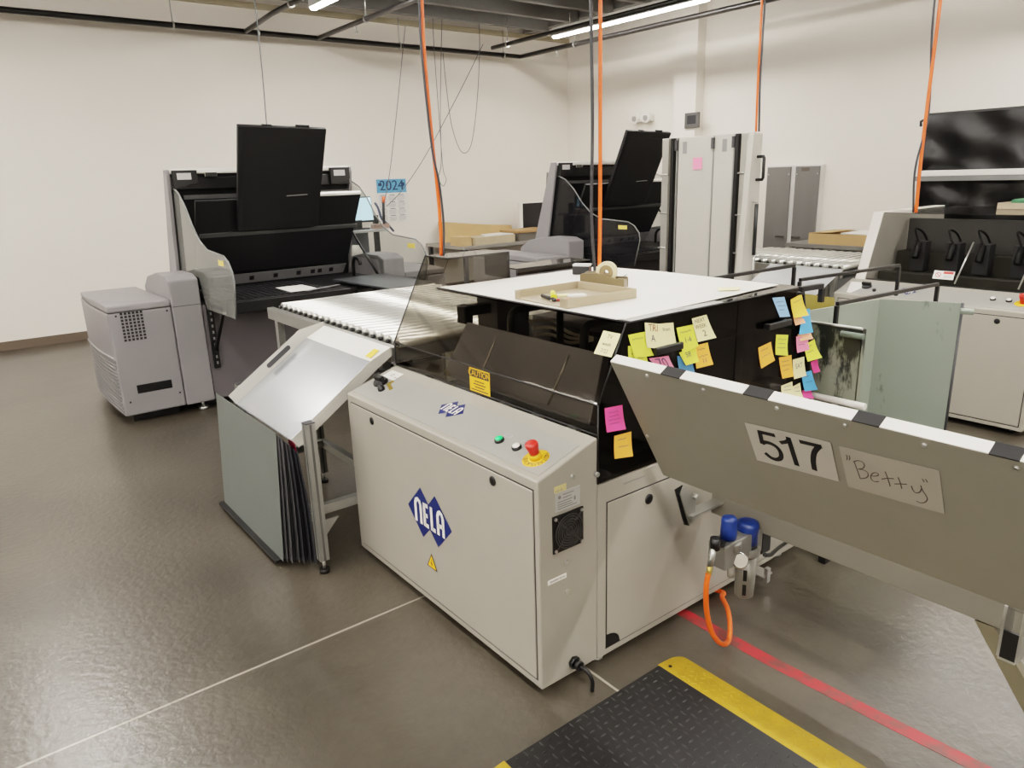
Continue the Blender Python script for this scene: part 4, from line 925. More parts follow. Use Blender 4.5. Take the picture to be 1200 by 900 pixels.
    for x in (1.435, 2.645):
        e = MB().prism([(x, 5.77, 1.690), (x+.17, 5.77, 1.690), (x+.17, 5.77, 1.60), (x+.03, 5.77, 1.56), (x, 5.77, 1.56)], (0, .03, 0)).build('corner_block', BLACK, t, bevel=.003)
        MB().box((x+.028, 5.767, 1.625), (x+.125, 5.7695, 1.670)).build('corner_window', mat('corner_grey', (190, 186, 184), .5), e)
    MB().box((1.66, 5.78, 1.640), (1.75, 5.80, 1.672)).build('cable_clip', CHROME, t, bevel=.003)
    MB().box((1.50, 5.80, 1.485), (2.80, 5.815, 1.515)).build('cross_strip', GREYM if False else mat('dark_grey_strip', (74, 74, 74), .4, .3), t)
    # big loading door, leaning forward, with its bars
    du = V((0, 5.44-5.70, 1.475-.94)).normalized(); dnn = V((0, -du.z, du.y)); L = ((5.44-5.70)**2+(.535)**2)**.5
    def dp(x, s, l=0): return V((x, 5.70, .94))+du*s+dnn*l
    p = MB().prism([dp(1.475, 0), dp(2.69, 0), dp(2.735, L), dp(1.475, L)], dnn*(-.025)).build('loading_door', BLACKM, t, bevel=.004)
    MB().prism([dp(2.36, L+.001, .0), dp(2.735, L+.001, .0), dp(2.735, L+.018, .0), dp(2.36, L+.018, .0)], dnn*(-.03)).build('door_edge', WHITE, p)
    MB().prism([dp(1.50, L*.53, .001), dp(2.725, L*.53, .001), dp(2.725, L*.53+.028, .001), dp(1.50, L*.53+.028, .001)], dnn*.016).build('door_bar', mat('dark_grey_strip', (74, 74, 74), .4, .3), p)
    sb = MB().prism([dp(1.60, -.105, .0), dp(2.66, -.105, .0), dp(2.68, -.022, .0), dp(1.60, -.022, .0)], dnn*.006).build('sensor_rail', mat('rail_grey', (108, 108, 108), .45, .4), t)
    for x in (1.68, 1.87, 2.06, 2.25, 2.37, 2.43, 2.53): MB().prism([dp(x, -.08, .0065), dp(x+.035, -.08, .0065), dp(x+.035, -.045, .0065), dp(x, -.045, .0065)], dnn*.001).build('sensor_hole', BLACK, sb)
    # raised flap panel
    fl = []
    pt = dp(0, 0, .055); fn = dnn
    f = MB().prism([dp(1.755, .37, .055), dp(2.37, .37, .055), dp(2.365, L+.545, .055), dp(1.735, L+.56, .055)], dnn*(-.035)).build('raised_flap', BLACKM, t, bevel=.006)
    MB().prism([dp(1.77, L+.50, .0555), dp(2.335, L+.49, .0555), dp(2.34, .40, .0555), dp(1.785, .40, .0555)], dnn*.002).build('flap_liner', mat('flap_liner', (4, 4, 5), .6, var=.1), f)
    MB().prism([dp(2.10, L+.04, .0580), dp(2.26, L+.045, .0580), dp(2.26, L+.052, .0580), dp(2.10, L+.047, .0580)], dnn*.003).build('flap_handle', GREYM, f)
    for (a, bq) in ((1.90, 1.97), (2.14, 2.24)): MB().prism([dp(a, L+.553, .04), dp(bq, L+.548, .04), dp(bq, L+.562, .04), dp(a, L+.565, .04)], dnn*(-.01)).build('flap_clip', BLACK, f)
    MB().tube([dp(2.70, L*.45, .0), V((2.78, 5.33, .83))], .010, 8).build('door_strut', BLACK, t)
    MB().tube([V((2.70, 5.62, .80))]+arc((2.70, 5.55, .90), .07, 0, math.pi*.9, 8, Y, Z), .014, 8).build('side_hoop', BLACK, t)
    # deck with grid and front apron
    MB().box((1.46, 5.02, .795), (2.80, 5.85, .822)).build('deck', BLACKM, t, bevel=.003)
    mb = MB()
    for k in range(16): mb.box((1.50+k*.045, 5.04, .8225), (1.515+k*.045, 5.70, .832))
    for k in range(12): mb.box((1.48, 5.06+k*.055, .8225), (2.22, 5.072+k*.055, .830))
    mb.build('deck_grid', mat('grid_black', (30, 30, 32), .45), t)
    MB().box((1.46, 4.995, .74), (2.42, 5.018, .815)).build('deck_apron', BLACK, t, bevel=.003)
    MB().prism([(2.36, 5.28, .845), (2.80, 5.30, .845), (2.80, 4.50, .845), (2.42, 4.50, .845)], (0, 0, .012)).build('side_deck', mat('side_deck_grey', (62, 64, 66), .45, .2), t)
    MB().box((2.70, 4.6, .6), (2.76, 5.3, .844)).build('side_deck_support', DARKM, t)
    # black support bracket under the deck
    mb = MB().box((1.435, PYF-.012, .30), (1.475, PYF+.018, .765), 0)
    for k in range(9): mb.box((1.449, PYF-.0135, .33+k*.045), (1.461, PYF-.012, .35+k*.045), 1)
    mb.prism([(1.446, PYF-.012, .42), (1.466, PYF-.012, .42), (1.466, PYF-.37, .79), (1.446, PYF-.37, .79)], (0, .012, .02), 0)
    mb.build('support_bracket', [BLACK, GREYM], t)
    MB().box((1.44, 5.03, .765), (1.48, PYF-.012, .793)).build('bracket_arm', BLACK, t)
    # curved side shields
    def shield(x, m):
        c = [(5.98, 1.60), (5.86, 1.585), (5.70, 1.53), (5.58, 1.44), (5.46, 1.31), (5.34, 1.215), (5.19, 1.161), (5.02, 1.152), (4.852, 1.143), (4.77, 1.11), (4.715, 1.05), (4.70, .99)]
        poly = [V((x, a, bq)) for a, bq in c]+[V((x, 4.765, .745)), V((x, 5.40, .735)), V((x, 5.48, .95)), V((x, 6.05, .95))]
        s = MB().prism(poly, (.006, 0, 0)).build('side_shield', m, t)
        MB().tube([V((x+.003, a, bq)) for a, bq in c]+[V((x+.003, 4.765, .745))], .0055, 6).build('shield_edge', mat('shield_edge', (110, 112, 110), .3), s)
        MB().box((x-.0012, 4.86, 1.075), (x-.0003, 4.97, 1.11)).build('shield_label', mat('label_yellow', (224, 196, 96), .5), s)
    shield(1.436, shield_m[0]); shield(2.855, shield_m[1])
    return t
m1 = platesetter('left platesetter with raised black flap, near the left end of the back wall', (SHIELD, SHIELDC))
m2 = platesetter('right platesetter with raised black flap, partly behind the orange cable near the wall corner', (SHIELDD, SHIELDC))
m2.location = V(m2.location)+V((3.60, -.12, 0))
tag(MB().box((1.93, 5.05, .8325), (2.14, 5.36, .8345)).build('paper_sheet', PAPER), 'white paper sheet lying on the left platesetter deck', 'paper')
tag(MB().prism([(2.02, 5.02, .833), (2.33, 5.14, .833), (2.34, 5.11, .833), (2.03, 4.99, .833)], (0, 0, .004)).build('ruler', mat('ruler_grey', (140, 140, 140), .4, .5)), 'grey steel ruler beside the paper on the platesetter deck', 'ruler')

# ------------------------------------------------------------------ tall raised table of line two
tt = thing('raised_feed_table', (4.8, 3.65, 0), 'tall light grey feed table raised upright with a pink note', 'table')
TX = 4.75; ty0, ty1, tz0, tz1 = 3.27, 4.09, .62, 1.83
TP = mat('raised_table_paint', (176, 172, 162), .45, var=.02)
MB().box((TX+.02, ty0+.03, tz0), (TX+.10, ty1, tz1)).build('back_panel', TP, tt, bevel=.004)
for (a, bq, x) in ((ty1-.095, ty1-.19, 0), (0, 0, 0)):
    pass
def plank(y0_, y1_, x0_, m, name): return MB().box((TX+x0_, min(y0_, y1_), tz0+.01), (TX+.02, max(y0_, y1_), tz1-.004)).build(name, m, tt, bevel=.002)
plank(3.93, 3.605, .0, TP, 'face_panel'); plank(3.592, 3.44, .0, TP, 'face_panel') if False else plank(3.592, 3.42, .0, TP, 'face_panel')
for y in (4.055, 3.315):
    plank(y+.032, y-.032, -.012, mat('rail_steel', (176, 174, 166), .3, .6), 'edge_rail')
for y in (3.985, 3.385):
    plank(y+.014, y-.014, -.016, BLACK, 'belt_strip')
for y in (3.945, 3.599, 3.415):
    plank(y+.006, y-.006, -.004, mat('guide_steel', (150, 152, 148), .3, .6), 'guide_rail')
    MB().box((TX-.02, y-.012, tz1-.10), (TX+.0, y+.012, tz1-.02)).build('pulley', DARKM, tt, bevel=.002)
for z in (1.55, 1.25, .97):
    for y in (4.055, 3.315): MB().cyl((TX-.014, y-.03, z), (TX-.014, y+.05, z), .006, 8).build('rail_pin', STEEL, tt)
for (y, z) in ((3.87, 1.75), (3.50, 1.75)): MB().box((TX-.0015, y-.02, z-.045), (TX-.0003, y+.02, z+.045)).build('slotted_plate', mat('slot_grey', (120, 120, 118), .5), tt)
MB().prism([(TX-.09, ty0+.028, tz0), (TX-.01, ty0+.028, tz1-.01), (TX+.10, ty0+.028, tz1-.01), (TX+.10, ty0+.028, tz0)], (0, -.05, 0)).build('side_cheek', TP, tt, bevel=.004)
yh = ty0-.022
MB().tube([V((TX+.05, yh, 1.66)), V((TX+.05, yh-.05, 1.66))]+[V((TX+.05, yh-.055, 1.65)), V((TX+.05, yh-.055, 1.51))]+[V((TX+.05, yh-.05, 1.50)), V((TX+.05, yh, 1.50))], .011, 8).build('handle', BLACK, tt)
MB().tube([(TX+.03, yh-.03, 1.33), (TX+.03, yh-.03, .96)], .014, 10, 0).tube([(TX+.03, yh-.03, .96), (TX+.03, yh-.03, .70)], .006, 8, 1).tube([(TX+.03, yh+.0, 1.345), (TX+.03, yh-.04, 1.345)], .009, 8, 1).build('gas_strut', [BLACK, STEEL], tt)
for y in (ty0+.05, ty1-.05): MB().box((TX+.03, y-.03, .002), (TX+.09, y+.03, tz0)).build('leg', TP, tt, bevel=.003)
note([(812, 185), (823, 184.5), (823, 198), (812, 199)], 0, 'rose', 'pink note stuck on the tall raised feed table', plane=(V((TX-.001, 0, 0)), V((-1, 0, 0))), lift=.006)

# ------------------------------------------------------------------ steel cabinet and table by the right wall
sc_ = thing('steel_cabinet', (8.1, 5.0, 0), 'brushed steel two-door cabinet against the right wall', 'cabinet')
MB().box((8.15, 4.655, .03), (8.2195, 5.37, 1.60)).build('cabinet_body', mat('cabinet_pale', (208, 206, 200), .45), sc_, bevel=.003)
BR2 = mat('cabinet_steel', (124, 122, 119), .4, .5, var=.05, scale=8, stretch=(1, 1, .1))
for (a, bq, hy) in ((5.04, 5.35, 5.12), (4.675, 4.975, 4.90)):
    d = MB().box((8.128, a, .06), (8.149, bq, 1.585)).build('cabinet_door', BR2, sc_, bevel=.002)
    MB().box((8.10, hy-.055, .762), (8.114, hy+.055, .788)).box((8.112, hy-.05, .768), (8.128, hy-.04, .782)).box((8.112, hy+.04, .768), (8.128, hy+.05, .782)).build('door_handle', CHROME, d, bevel=.002)
    for y in (a+.02, bq-.02): MB().cyl((8.128, y, 1.50), (8.122, y, 1.50), .008, 8).build('door_screw', STEEL, d)
MB().box((8.1265, 4.80, 1.53), (8.1278, 4.90, 1.57)).build('name_plate', mat('plate_brown', (90, 80, 72), .5), sc_)
dk = thing('work_table', (7.75, 3.9, 0), 'grey work table with a cardboard box by the right wall', 'table')
MB().box((7.45, 3.45, .735), (8.16, 4.62, .775)).build('table_top', mat('worktop_grey', (120, 118, 112), .5), dk, bevel=.003)
for x in (7.50, 8.11):
    for y in (3.5, 4.57): MB().box((x-.02, y-.02, .002), (x+.02, y+.02, .735)).build('leg', ALU, dk)
MB().box((7.49, 3.49, .20), (7.52, 4.58, .72)).build('modesty_panel', mat('modesty_grey', (96, 96, 94), .5), dk)
cb = thing('flat_carton', (7.72, 3.98, .776), 'open shallow brown carton on the work table by the steel cabinet', 'box')
CI = CARD
MB().box((7.47, 3.50, .777), (8.0, 4.36, .783)).build('carton_floor', CI, cb)
for a, bq in (((7.47, 3.50, .783), (7.476, 4.36, .888)), ((7.994, 3.50, .783), (8.0, 4.36, .888)), ((7.476, 3.50, .783), (7.994, 3.506, .888)), ((7.476, 4.354, .783), (7.994, 4.36, .888))): MB().box(a, bq).build('carton_side', CI, cb)
MB().prism([(7.476, 4.36, .888), (7.994, 4.36, .888), (7.95, 4.10, .905), (7.50, 4.12, .902)], (0, 0, .004)).build('carton_flap', CI, cb)
tag(MB().box((7.50, 3.53, .8885), (7.96, 4.02, .90)).build('paper_stack', PAPER, bevel=.001), 'white paper stack lying in the brown carton on the work table', 'paper')

# ------------------------------------------------------------------ black plastic screen with white shelf
sc2 = thing('black_tarp_screen', (7.0, 2.7, 0), 'frame hung with shiny black plastic sheet at far right', 'screen')
TYL, TYR = 3.075, 1.55
n_, m_ = 44, 30; mb = MB(); vs = []
for j in range(m_+1):
    for i in range(n_+1):
        u, v = i/n_, j/m_; y = TYL-.01+(TYR-TYL)*u; z = .55+(1.975-.55)*v
        w_ = .012*math.sin(9*u+3*math.sin(5*v))+.010*math.sin(23*u*(1+.3*v)+6*v)+.008*math.sin(31*v+14*u)+.012*math.exp(-((u-.35-.28*(1-v))/.05)**2)
        vs.append((7.02+w_*(1-.5*v), y, z))
mb.add(vs, [(j*(n_+1)+i, j*(n_+1)+i+1, (j+1)*(n_+1)+i+1, (j+1)*(n_+1)+i) for j in range(m_) for i in range(n_)], 0, True)
mb.build('plastic_sheet', mat('black_polythene', (6, 6, 8), .26, var=.2, bump=.22, bscale=11, spec=.35), sc2)
for y in (TYL, TYR): MB().box((7.045, y-.025, .002), (7.085, y+.025, 1.985)).build('frame_post', BLACK, sc2, bevel=.003)
MB().box((7.045, TYR, 1.965), (7.085, TYL, 1.995)).build('frame_rail', BLACK, sc2)
q = V((7.03, TYL+.01, 1.95)); MB().tube([q, q+V((-.01, .04, -.02)), q+V((-.02, .03, -.06))], .012, 6).build('tied_corner', BLACK, sc2)
ws = MB().box((6.80, TYR, 1.470), (7.00, TYL-.03, 1.515)).build('white_shelf', WHITE, sc2, bevel=.004)
MB().box((6.80, TYR, 1.43), (6.815, TYL-.05, 1.469)).build('shelf_lip', GREYM, ws)

# ------------------------------------------------------------------ scrap bins with greenish plates
def greenmat(name, base, dark, thr, sc=7, top_smear=.06):
    m = bpy.data.materials.new(name); m.use_nodes = True; nt = m.node_tree; b = nt.nodes['Principled BSDF']
    tc = nt.nodes.new('ShaderNodeTexCoord'); mp = nt.nodes.new('ShaderNodeMapping'); mp.inputs['Scale'].default_value = (1, 1, .35); nt.links.new(tc.outputs['Object'], mp.inputs['Vector'])
    n = nt.nodes.new('ShaderNodeTexNoise'); n.inputs['Scale'].default_value = sc; n.inputs['Detail'].default_value = 9; n.inputs['Roughness'].default_value = .7
    nt.links.new(mp.outputs[0], n.inputs['Vector'])
    cr = nt.nodes.new('ShaderNodeValToRGB'); cr.color_ramp.elements[0].position = thr; cr.color_ramp.elements[1].position = thr+.07
    cr.color_ramp.elements[0].color = (*lin(dark), 1); cr.color_ramp.elements[1].color = (*lin(base), 1)
    sx = nt.nodes.new('ShaderNodeSeparateXYZ'); nt.links.new(tc.outputs['Generated'], sx.inputs[0])
    mr = nt.nodes.new('ShaderNodeMapRange'); mr.inputs['From Min'].default_value = .72; mr.inputs['From Max'].default_value = 1.0; mr.inputs['To Max'].default_value = -top_smear
    nt.links.new(sx.outputs['Z'], mr.inputs['Value'])
    ad = nt.nodes.new('ShaderNodeMath'); nt.links.new(n.outputs['Fac'], ad.inputs[0]); nt.links.new(mr.outputs[0], ad.inputs[1])
    nt.links.new(ad.outputs[0], cr.inputs[0]); nt.links.new(cr.outputs[0], b.inputs['Base Color']); b.inputs['Roughness'].default_value = .45; b.inputs['Metallic'].default_value = .1
    MATS[name] = m; return m
GREENP = greenmat('greenish_plate', (134, 143, 132), (66, 74, 67), .30)
GREENQ = greenmat('greenish_plate_pale', (146, 155, 142), (96, 106, 97), .28)
DIRTY = greenmat('ink_smeared_plate', (134, 138, 122), (40, 43, 38), .36, 8, .16)
# big bin: face A and face B measured from the photo, corner at K
K = at(1030, 350, 2, .98)
KA = at(1127, 355, 2, .98); KB = at(946, 364, 2, .98)
bn = thing('corner_guard', (K.x, K.y, 0), 'tall L-shaped greenish metal guard standing between the two benders', 'guard')
def vpan(a, bq, z0, z1, m, name, th=.006, par=None):
    a, bq = V(a), V(bq); d = (bq-a).normalized(); n = V((-d.y, d.x, 0))*th
    return MB().prism([V((a.x, a.y, z0)), V((bq.x, bq.y, z0)), V((bq.x, bq.y, z1)), V((a.x, a.y, z1))], n).build(name, m, par or bn, bevel=.001)
KC = KA+(KB-K)
vpan(KA, K, .05, .98, GREENP, 'front_panel', .006)
vpan(K, KB, .05, .98, GREENQ, 'side_panel', .006)
for p, q_ in ((K, KA), (KA, K), (KB, K)):
    q = V((p.x, p.y, 0))+(V((q_.x, q_.y, 0))-V((p.x, p.y, 0)))*.08; MB().box((q.x-.05, q.y-.05, .001), (q.x+.05, q.y+.05, .05)).build('foot', DARKM, bn)
dA = (KA-K).normalized(); dB = (KB-K).normalized()
MB().cyl(KA+dA*.004-Z*.035+dB*.01, KA+dA*.055-Z*.035+dB*.01, .014, 14).build('hinge_peg', GREENP, bn)
mb = MB().tube([KA+dA*.003+V((0, 0, -.0)), KA+dA*.003-Z*.92], .008, 8).build('corner_edge', DARKM, bn)
# U-shaped black carrying bars hooked over the rims
def hook(a, la, bq, lb, label, r=.0078):
    a, bq = V(a), V(bq); t = thing('hook_bar', (a+bq)/2, label, 'bar')
    d = (bq-a).normalized(); s = d.cross(Z).normalized()*r
    MB().obox((a+bq)/2, (bq-a)/2, s, Z*r).build('top_bar', BLACK, t, bevel=.002)
    for p, l in ((a, la), (bq, lb)):
        MB().obox(p-Z*(l/2+r), d*r, s, Z*(l/2)).build('hook_leg', BLACK, t, bevel=.002)
fo = -dB*.014                      # outside face A
so = -dA*.014
zb = 1.055
pA1 = K+(KA-K)*.72+fo; pA2 = K+(KA-K)*.235+fo
qB1 = at(981, 356, 2, zb); qB2 = at(937, 333, 2, zb)
hook(V((qB1.x, qB1.y, zb)), .19, V((at(1099, 333, 2, zb).x, at(1099, 333, 2, zb).y, zb)), .10, 'black bar hooked on the greenish guard, nearer the camera')
hook(V((qB2.x, qB2.y, zb+.02)), .03, V((at(1054, 311, 2, zb+.02).x, at(1054, 311, 2, zb+.02).y, zb+.02)), .15, 'black bar over the greenish guard, second from the camera')
a = at(832, 327, 2, 1.12); bq = at(931, 311, 2, 1.12)
hook(a, .01, bq, .12, 'thin black bar rising behind the white cover sheet near the tall table', .008)
a = at(938, 339, 2, 1.166); bq = at(963.5, 335, 2, 1.166)
hook(a, .0102, bq, .05, 'short black hook at the top right corner of the smoked cover', .009)
# olive lid seen between cover and bin
ol = thing('olive_lid', (2.9, 2.0, 0), 'olive yellow panel behind the right edge of the smoked cover', 'panel')
pts = [at(942, 344, 1, 1.75), at(978, 349, 1, 1.75), at(978, 358, 1, 1.75), at(946, 366, 1, 1.75)]
MB().prism([(p.x, p.y, p.z) for p in pts], (0, .006, 0)).build('lid_sheet', mat('olive_sheet', (140, 124, 50), .4), ol)
MB().box((pts[0].x+.02, 1.757, .002), (pts[0].x+.05, 1.787, pts[2].z+.02)).build('lid_post', DARKM, ol)
# nearer ink-smeared bin
JA = at(950, 377, 0, 2.72); JB = at(1011, 388, 0, 2.72)
b3 = thing('ink_smeared_holder', (2.72, JB.y, 0), 'upright ink-smeared plate holder just behind the 517 table edge', 'bin')
zt = (JA.z+JB.z)/2
JA = V((2.72, JA.y+.06, zt)); JB = V((2.72, JB.y, zt)); W3 = V((.03, 0, 0))
for (a, bq, nm) in ((JA, JB, 'smeared_panel'), (JB, JB+W3, 'end_panel'), (JB+W3, JA+W3, 'rear_panel'), (JA+W3, JA, 'end_panel')):
    vpan(V((a.x, a.y, 0)), V((bq.x, bq.y, 0)), .04, zt, DIRTY, nm, .005, b3)
MB().box((2.715, JB.y+.02, .03), (2.755, JA.y-.02, .04)).build('bin_floor', DIRTY, b3)
MB().tube([JA+V((-.002, 0, .004)), JB+V((-.002, 0, .004))], .006, 8).build('rim_wire', STEEL, b3)
MB().tube([JB+V((-.016, .075, -.022)), JB+V((-.016, -.015, -.022))], .012, 12).build('hinge_peg', mat('peg_green', (92, 104, 92), .5), b3)
for (x, y) in ((2.735, JA.y-.03), (2.735, JB.y+.03)): MB().box((x-.10, y-.015, .001), (x+.10, y+.015, .03)).build('foot', BLACK, b3)
pa, pb = at(946, 462, 0, 2.69), at(1014, 476.5, 0, 2.69)
rp = thing('white_tube', pa, 'white plastic tube running along the foot of the ink-smeared plate holder', 'tube')
MB().cyl((2.69, pa.y, (pa.z+pb.z)/2), (2.69, pb.y, (pa.z+pb.z)/2), .013, 16).build('tube_body', WHITE, rp)
MB().cyl((2.69, (pa.y+pb.y)/2, .002), (2.69, (pa.y+pb.y)/2, (pa.z+pb.z)/2-.01), .010, 10).build('tube_stand', ALU, rp)

# ------------------------------------------------------------------ tray on the far bender
t2 = thing('desk_tray', (5.98, 1.85, 1.26), 'grey desk tray with green things on the far bender', 'tray')
MB().box((5.83, 1.62, 1.1435+.0), (6.10, 2.0, 1.1435+.004)).build('x', BEIGE, t2) if False else None
for a, bq in (((5.83, 1.55, 1.2585), (6.10, 2.02, 1.2625)), ((5.83, 1.55, 1.2625), (5.836, 2.02, 1.30)), ((6.094, 1.55, 1.2625), (6.10, 2.02, 1.30)), ((5.836, 2.014, 1.2625), (6.094, 2.02, 1.30)), ((5.836, 1.55, 1.2625), (6.094, 1.556, 1.30))):
    MB().box(a, bq).build('tray_wall' if a[2] > 1.26 else 'tray_floor', BEIGE, t2, bevel=.001)
tag(MB().obox((5.97, 1.86, 1.293), (.10, 0, 0), (0, .10, 0), (0, 0, .03)).build('green_pouch', mat('green_cloth', (40, 96, 60), .7, bump=.4, bscale=30), bevel=.02), 'green pouch in the tray on the far bender', 'pouch')
tag(MB().ring((5.885, 1.715, 1.263), Z, .040, .022, .045, 24).build('tape_roll', WHITE), 'white tape roll lying in the tray on the far bender', 'tape')

# ------------------------------------------------------------------ hoses and cables
DCAB = mat('dark_cable', (42, 42, 46), .45)
def hang(label, pts, r, cab, name='air_hose', m=ORANGE, cr_=.007):
    t = thing(name, pts[0], label, 'hose')
    MB().tube(bez(pts, 8), r, 10).build('hose_line', m, t)
    if cab:
        MB().tube(bez([V(p)+V(q) for p, q in zip(pts, cab)], 8), cr_, 8).build('dark_cable', DCAB, t)
    for z in (1.75, 2.3):
        pass
    return t
_h = [at(u, v, 1, 2.625) for u, v in ((494, 0), (497, 60), (507, 170), (512, 215), (516, 262), (517, 296))]
_h[-1].z = 1.266
p = [V((_h[0].x, 2.625, 3.5)), V((_h[0].x, 2.625, 2.7))]+_h
hang('orange hose with dark cable dropping onto the raised smoked hood', p, .0072, [(-.012, -.006, 0), (-.012, -.006, 0), (-.014, -.006, 0), (-.015, -.006, 0), (-.010, -.008, 0), (.002, -.014, 0), (.010, -.010, 0), (.004, -.012, 0)], cr_=.0048)
p = [(2.30, 2.33, 3.5), (2.302, 2.33, 2.8), (2.303, 2.33, 2.3), (2.304, 2.33, 1.8), (2.305, 2.33, 1.4), (2.30, 2.33, 1.157)]
hang('orange hose with black cable dropping onto the white cover sheet', p, .0085, [(-.016, .012, 0), (-.026, .022, 0), (-.03, .024, 0), (-.026, .02, 0), (-.03, .022, 0), (-.012, .014, 0)])
_h = [at(u, v, 1, 3.30) for u, v in ((893, 0), (890.5, 50), (888, 100), (886, 153))]
_h[-1].z = 1.834
p = [V((_h[0].x, 3.30, 3.5))]+_h
hang('thin orange hose going down onto the tall raised feed table', p, .008, [(.012, -.012, 0), (.014, -.014, 0), (.012, -.012, 0), (.010, -.012, 0), (.016, -.014, 0)])
p = [(5.30, 2.32, 3.5), (5.29, 2.32, 2.9), (5.285, 2.32, 2.4), (5.275, 2.32, 1.9), (5.255, 2.31, 1.55), (5.25, 2.30, 1.26)]
hang('orange hose with dark cable dropping onto the far bender', p, .011, [(-.01, .02, 0), (-.02, .03, 0), (-.01, .025, 0), (.01, -.01, 0), (-.022, .02, 0), (-.004, .016, 0)])
WIRE = mat('thin_wire_grey', (96, 98, 100), .5)
def wire(label, pts, r=.0045):
    tag(MB().tube(bez(pts, 6), r, 6).build('wire', WIRE), label, 'wire')
wire('thin grey wire dropping behind the left raised flap', [(2.38, 6.3, 3.5), (2.378, 6.3, 2.6), (2.36, 6.3, 2.0), (2.36, 6.3, 1.702)])
wire('thin wire dropping to the calendar, left of the first orange hose', [at(475, 30, 1, 8.3), at(472, 60, 1, 8.3), at(465, 130, 1, 8.3), at(457, 200, 1, 8.3), at(450, 240, 1, 8.3)])
wire('slanting grey wire from the ceiling down to the calendar', [at(566, 52, 1, 8.3), at(540, 105, 1, 8.3), at(500, 180, 1, 8.3), at(472, 222, 1, 8.3), at(453, 242, 1, 8.3)])
wire('looped grey wire hanging right of the first orange hose', [at(518, 18, 1, 8.45), at(517, 62, 1, 8.45), at(516, 130, 1, 8.45), at(517, 190, 1, 8.45), at(514, 208, 1, 8.45), at(519, 218, 1, 8.45), at(523, 210, 1, 8.45), at(519, 196, 1, 8.45), at(514, 130, 1, 8.45), at(509, 62, 1, 8.45), at(507, 18, 1, 8.45)])
wire('long curved grey wire sagging on the back wall right of the hose', [at(519, 62, 1, 8.56), at(524, 110, 1, 8.56), at(530, 150, 1, 8.56), at(541, 178, 1, 8.56), at(552, 170, 1, 8.56), at(559, 120, 1, 8.56), at(562, 60, 1, 8.56), at(561, 12, 1, 8.56)])

# ------------------------------------------------------------------ wall devices
el = thing('emergency_lamp', (8.19, 7.40, 2.25), 'white twin-head emergency lamp on the right wall', 'lamp')
MB().box((8.15, 7.24, 2.25), (8.2198, 7.57, 2.35)).build('lamp_body', WHITE, el, bevel=.02)
for y in (7.30, 7.51): MB().cyl((8.17, y, 2.31), (8.09, y, 2.30), .062, 18, 0, .07).cyl((8.092, y, 2.30), (8.086, y, 2.30), .04, 16, 1).build('lamp_head', [WHITE, mat('lens_grey', (150, 148, 142), .3)], el)
th = thing('thermostat', (8.0, 6.6, 2.1), 'grey thermostat box on the wall column', 'thermostat')
q = at(811.5, 141, 0, 8.05)
MB().box((8.03, q.y-.115, q.z-.095), (8.0598, q.y+.115, q.z+.095)).build('thermostat_case', mat('thermo_grey', (84, 82, 80), .5), th, bevel=.006)
MB().box((8.027, q.y-.07, q.z-.045), (8.0299, q.y+.07, q.z+.06)).build('thermostat_screen', mat('thermo_screen', (52, 54, 58), .2), th)
# calendar on the back wall
ca = MB(); c_ = [at(439, 209, 1, 9.025), at(475, 209.5, 1, 9.025), at(479.5, 261.5, 1, 9.025), at(444.5, 258.5, 1, 9.025)]
x0, x1, z1, z0 = 4.755, 5.24, 1.605, 1.01
ca.box((x0, 9.022, z0), (x1, 9.026, z1), 0); ca.box((x0+.018, 9.021, z1-.195), (x1-.018, 9.0222, z1-.018), 1)
ca.text('2024', ((x0+x1)/2, 9.0195, z1-.105), X, Z, .185, 2)
ca.text('2024', ((x0+x1)/2+.006, 9.0193, z1-.105), X, Z, .185, 2)
for s in (-1, 1): ca.stroke([((x0+x1)/2+s*.15, 9.0195, z1-.085), ((x0+x1)/2+s*.20, 9.0195, z1-.085)], .04, -Y, 2)
for r in range(4):
    for c in range(3):
        xx = x0+.04+c*.14; zz = z1-.225-r*.090
        ca.stroke([(xx+.02, 9.0212, zz), (xx+.10, 9.0212, zz)], .008, -Y, 2)
        for k in range(5): ca.stroke([(xx, 9.0212, zz-.018-k*.013), (xx+.115-(.03 if k == 4 else 0), 9.0212, zz-.018-k*.013)], .004, -Y, 3)
tag(ca.build('wall_calendar', [PAPER, mat('calendar_blue', (92, 156, 196), .6, scale=30, var=.2), mat('calendar_navy', (34, 56, 88), .6), mat('calendar_grey', (150, 150, 150), .7)]), 'white and blue 2024 wall calendar on the back wall', 'calendar')

# ------------------------------------------------------------------ operator station behind the left platesetter
st = thing('computer_stand', (3.45, 6.95, 0), 'black perforated post stand with shelf behind the left platesetter', 'stand')
SX0, SX1, SY = 3.26, 3.70, 7.0
for x in (SX0+.02, 3.66):
    zt_ = 1.23 if x > 3.5 else 1.074
    mb = MB().box((x-.025, SY-.02, .002), (x-.005, SY+.02, zt_), 0).box((x+.005, SY-.02, .002), (x+.025, SY+.02, zt_), 0)
    for k in range(20 if x > 3.5 else 17): mb.box((x-.005, SY-.016, .05+k*.06), (x+.005, SY+.016, .08+k*.06), 0)
    mb.build('perforated_post', BLACK, st)
MB().box((3.22, SY-.20, 1.075), (3.70, SY+.2, 1.10)).build('stand_shelf', mat('shelf_pale', (176, 176, 174), .45), st, bevel=.003)
MB().box((3.22, SY-.25, .80), (3.70, SY+.2, .82)).build('stand_shelf', mat('shelf_pale', (176, 176, 174), .45), st, bevel=.003)
MB().box((3.28, SY+.15, .83), (3.64, SY+.17, 1.06)).build('stand_back', mat('stand_dusk', (96, 100, 108), .5), st)
mo = thing('monitor', (3.42, 6.93, 1.101), 'lit pale blue monitor on the stand behind the left platesetter', 'monitor')
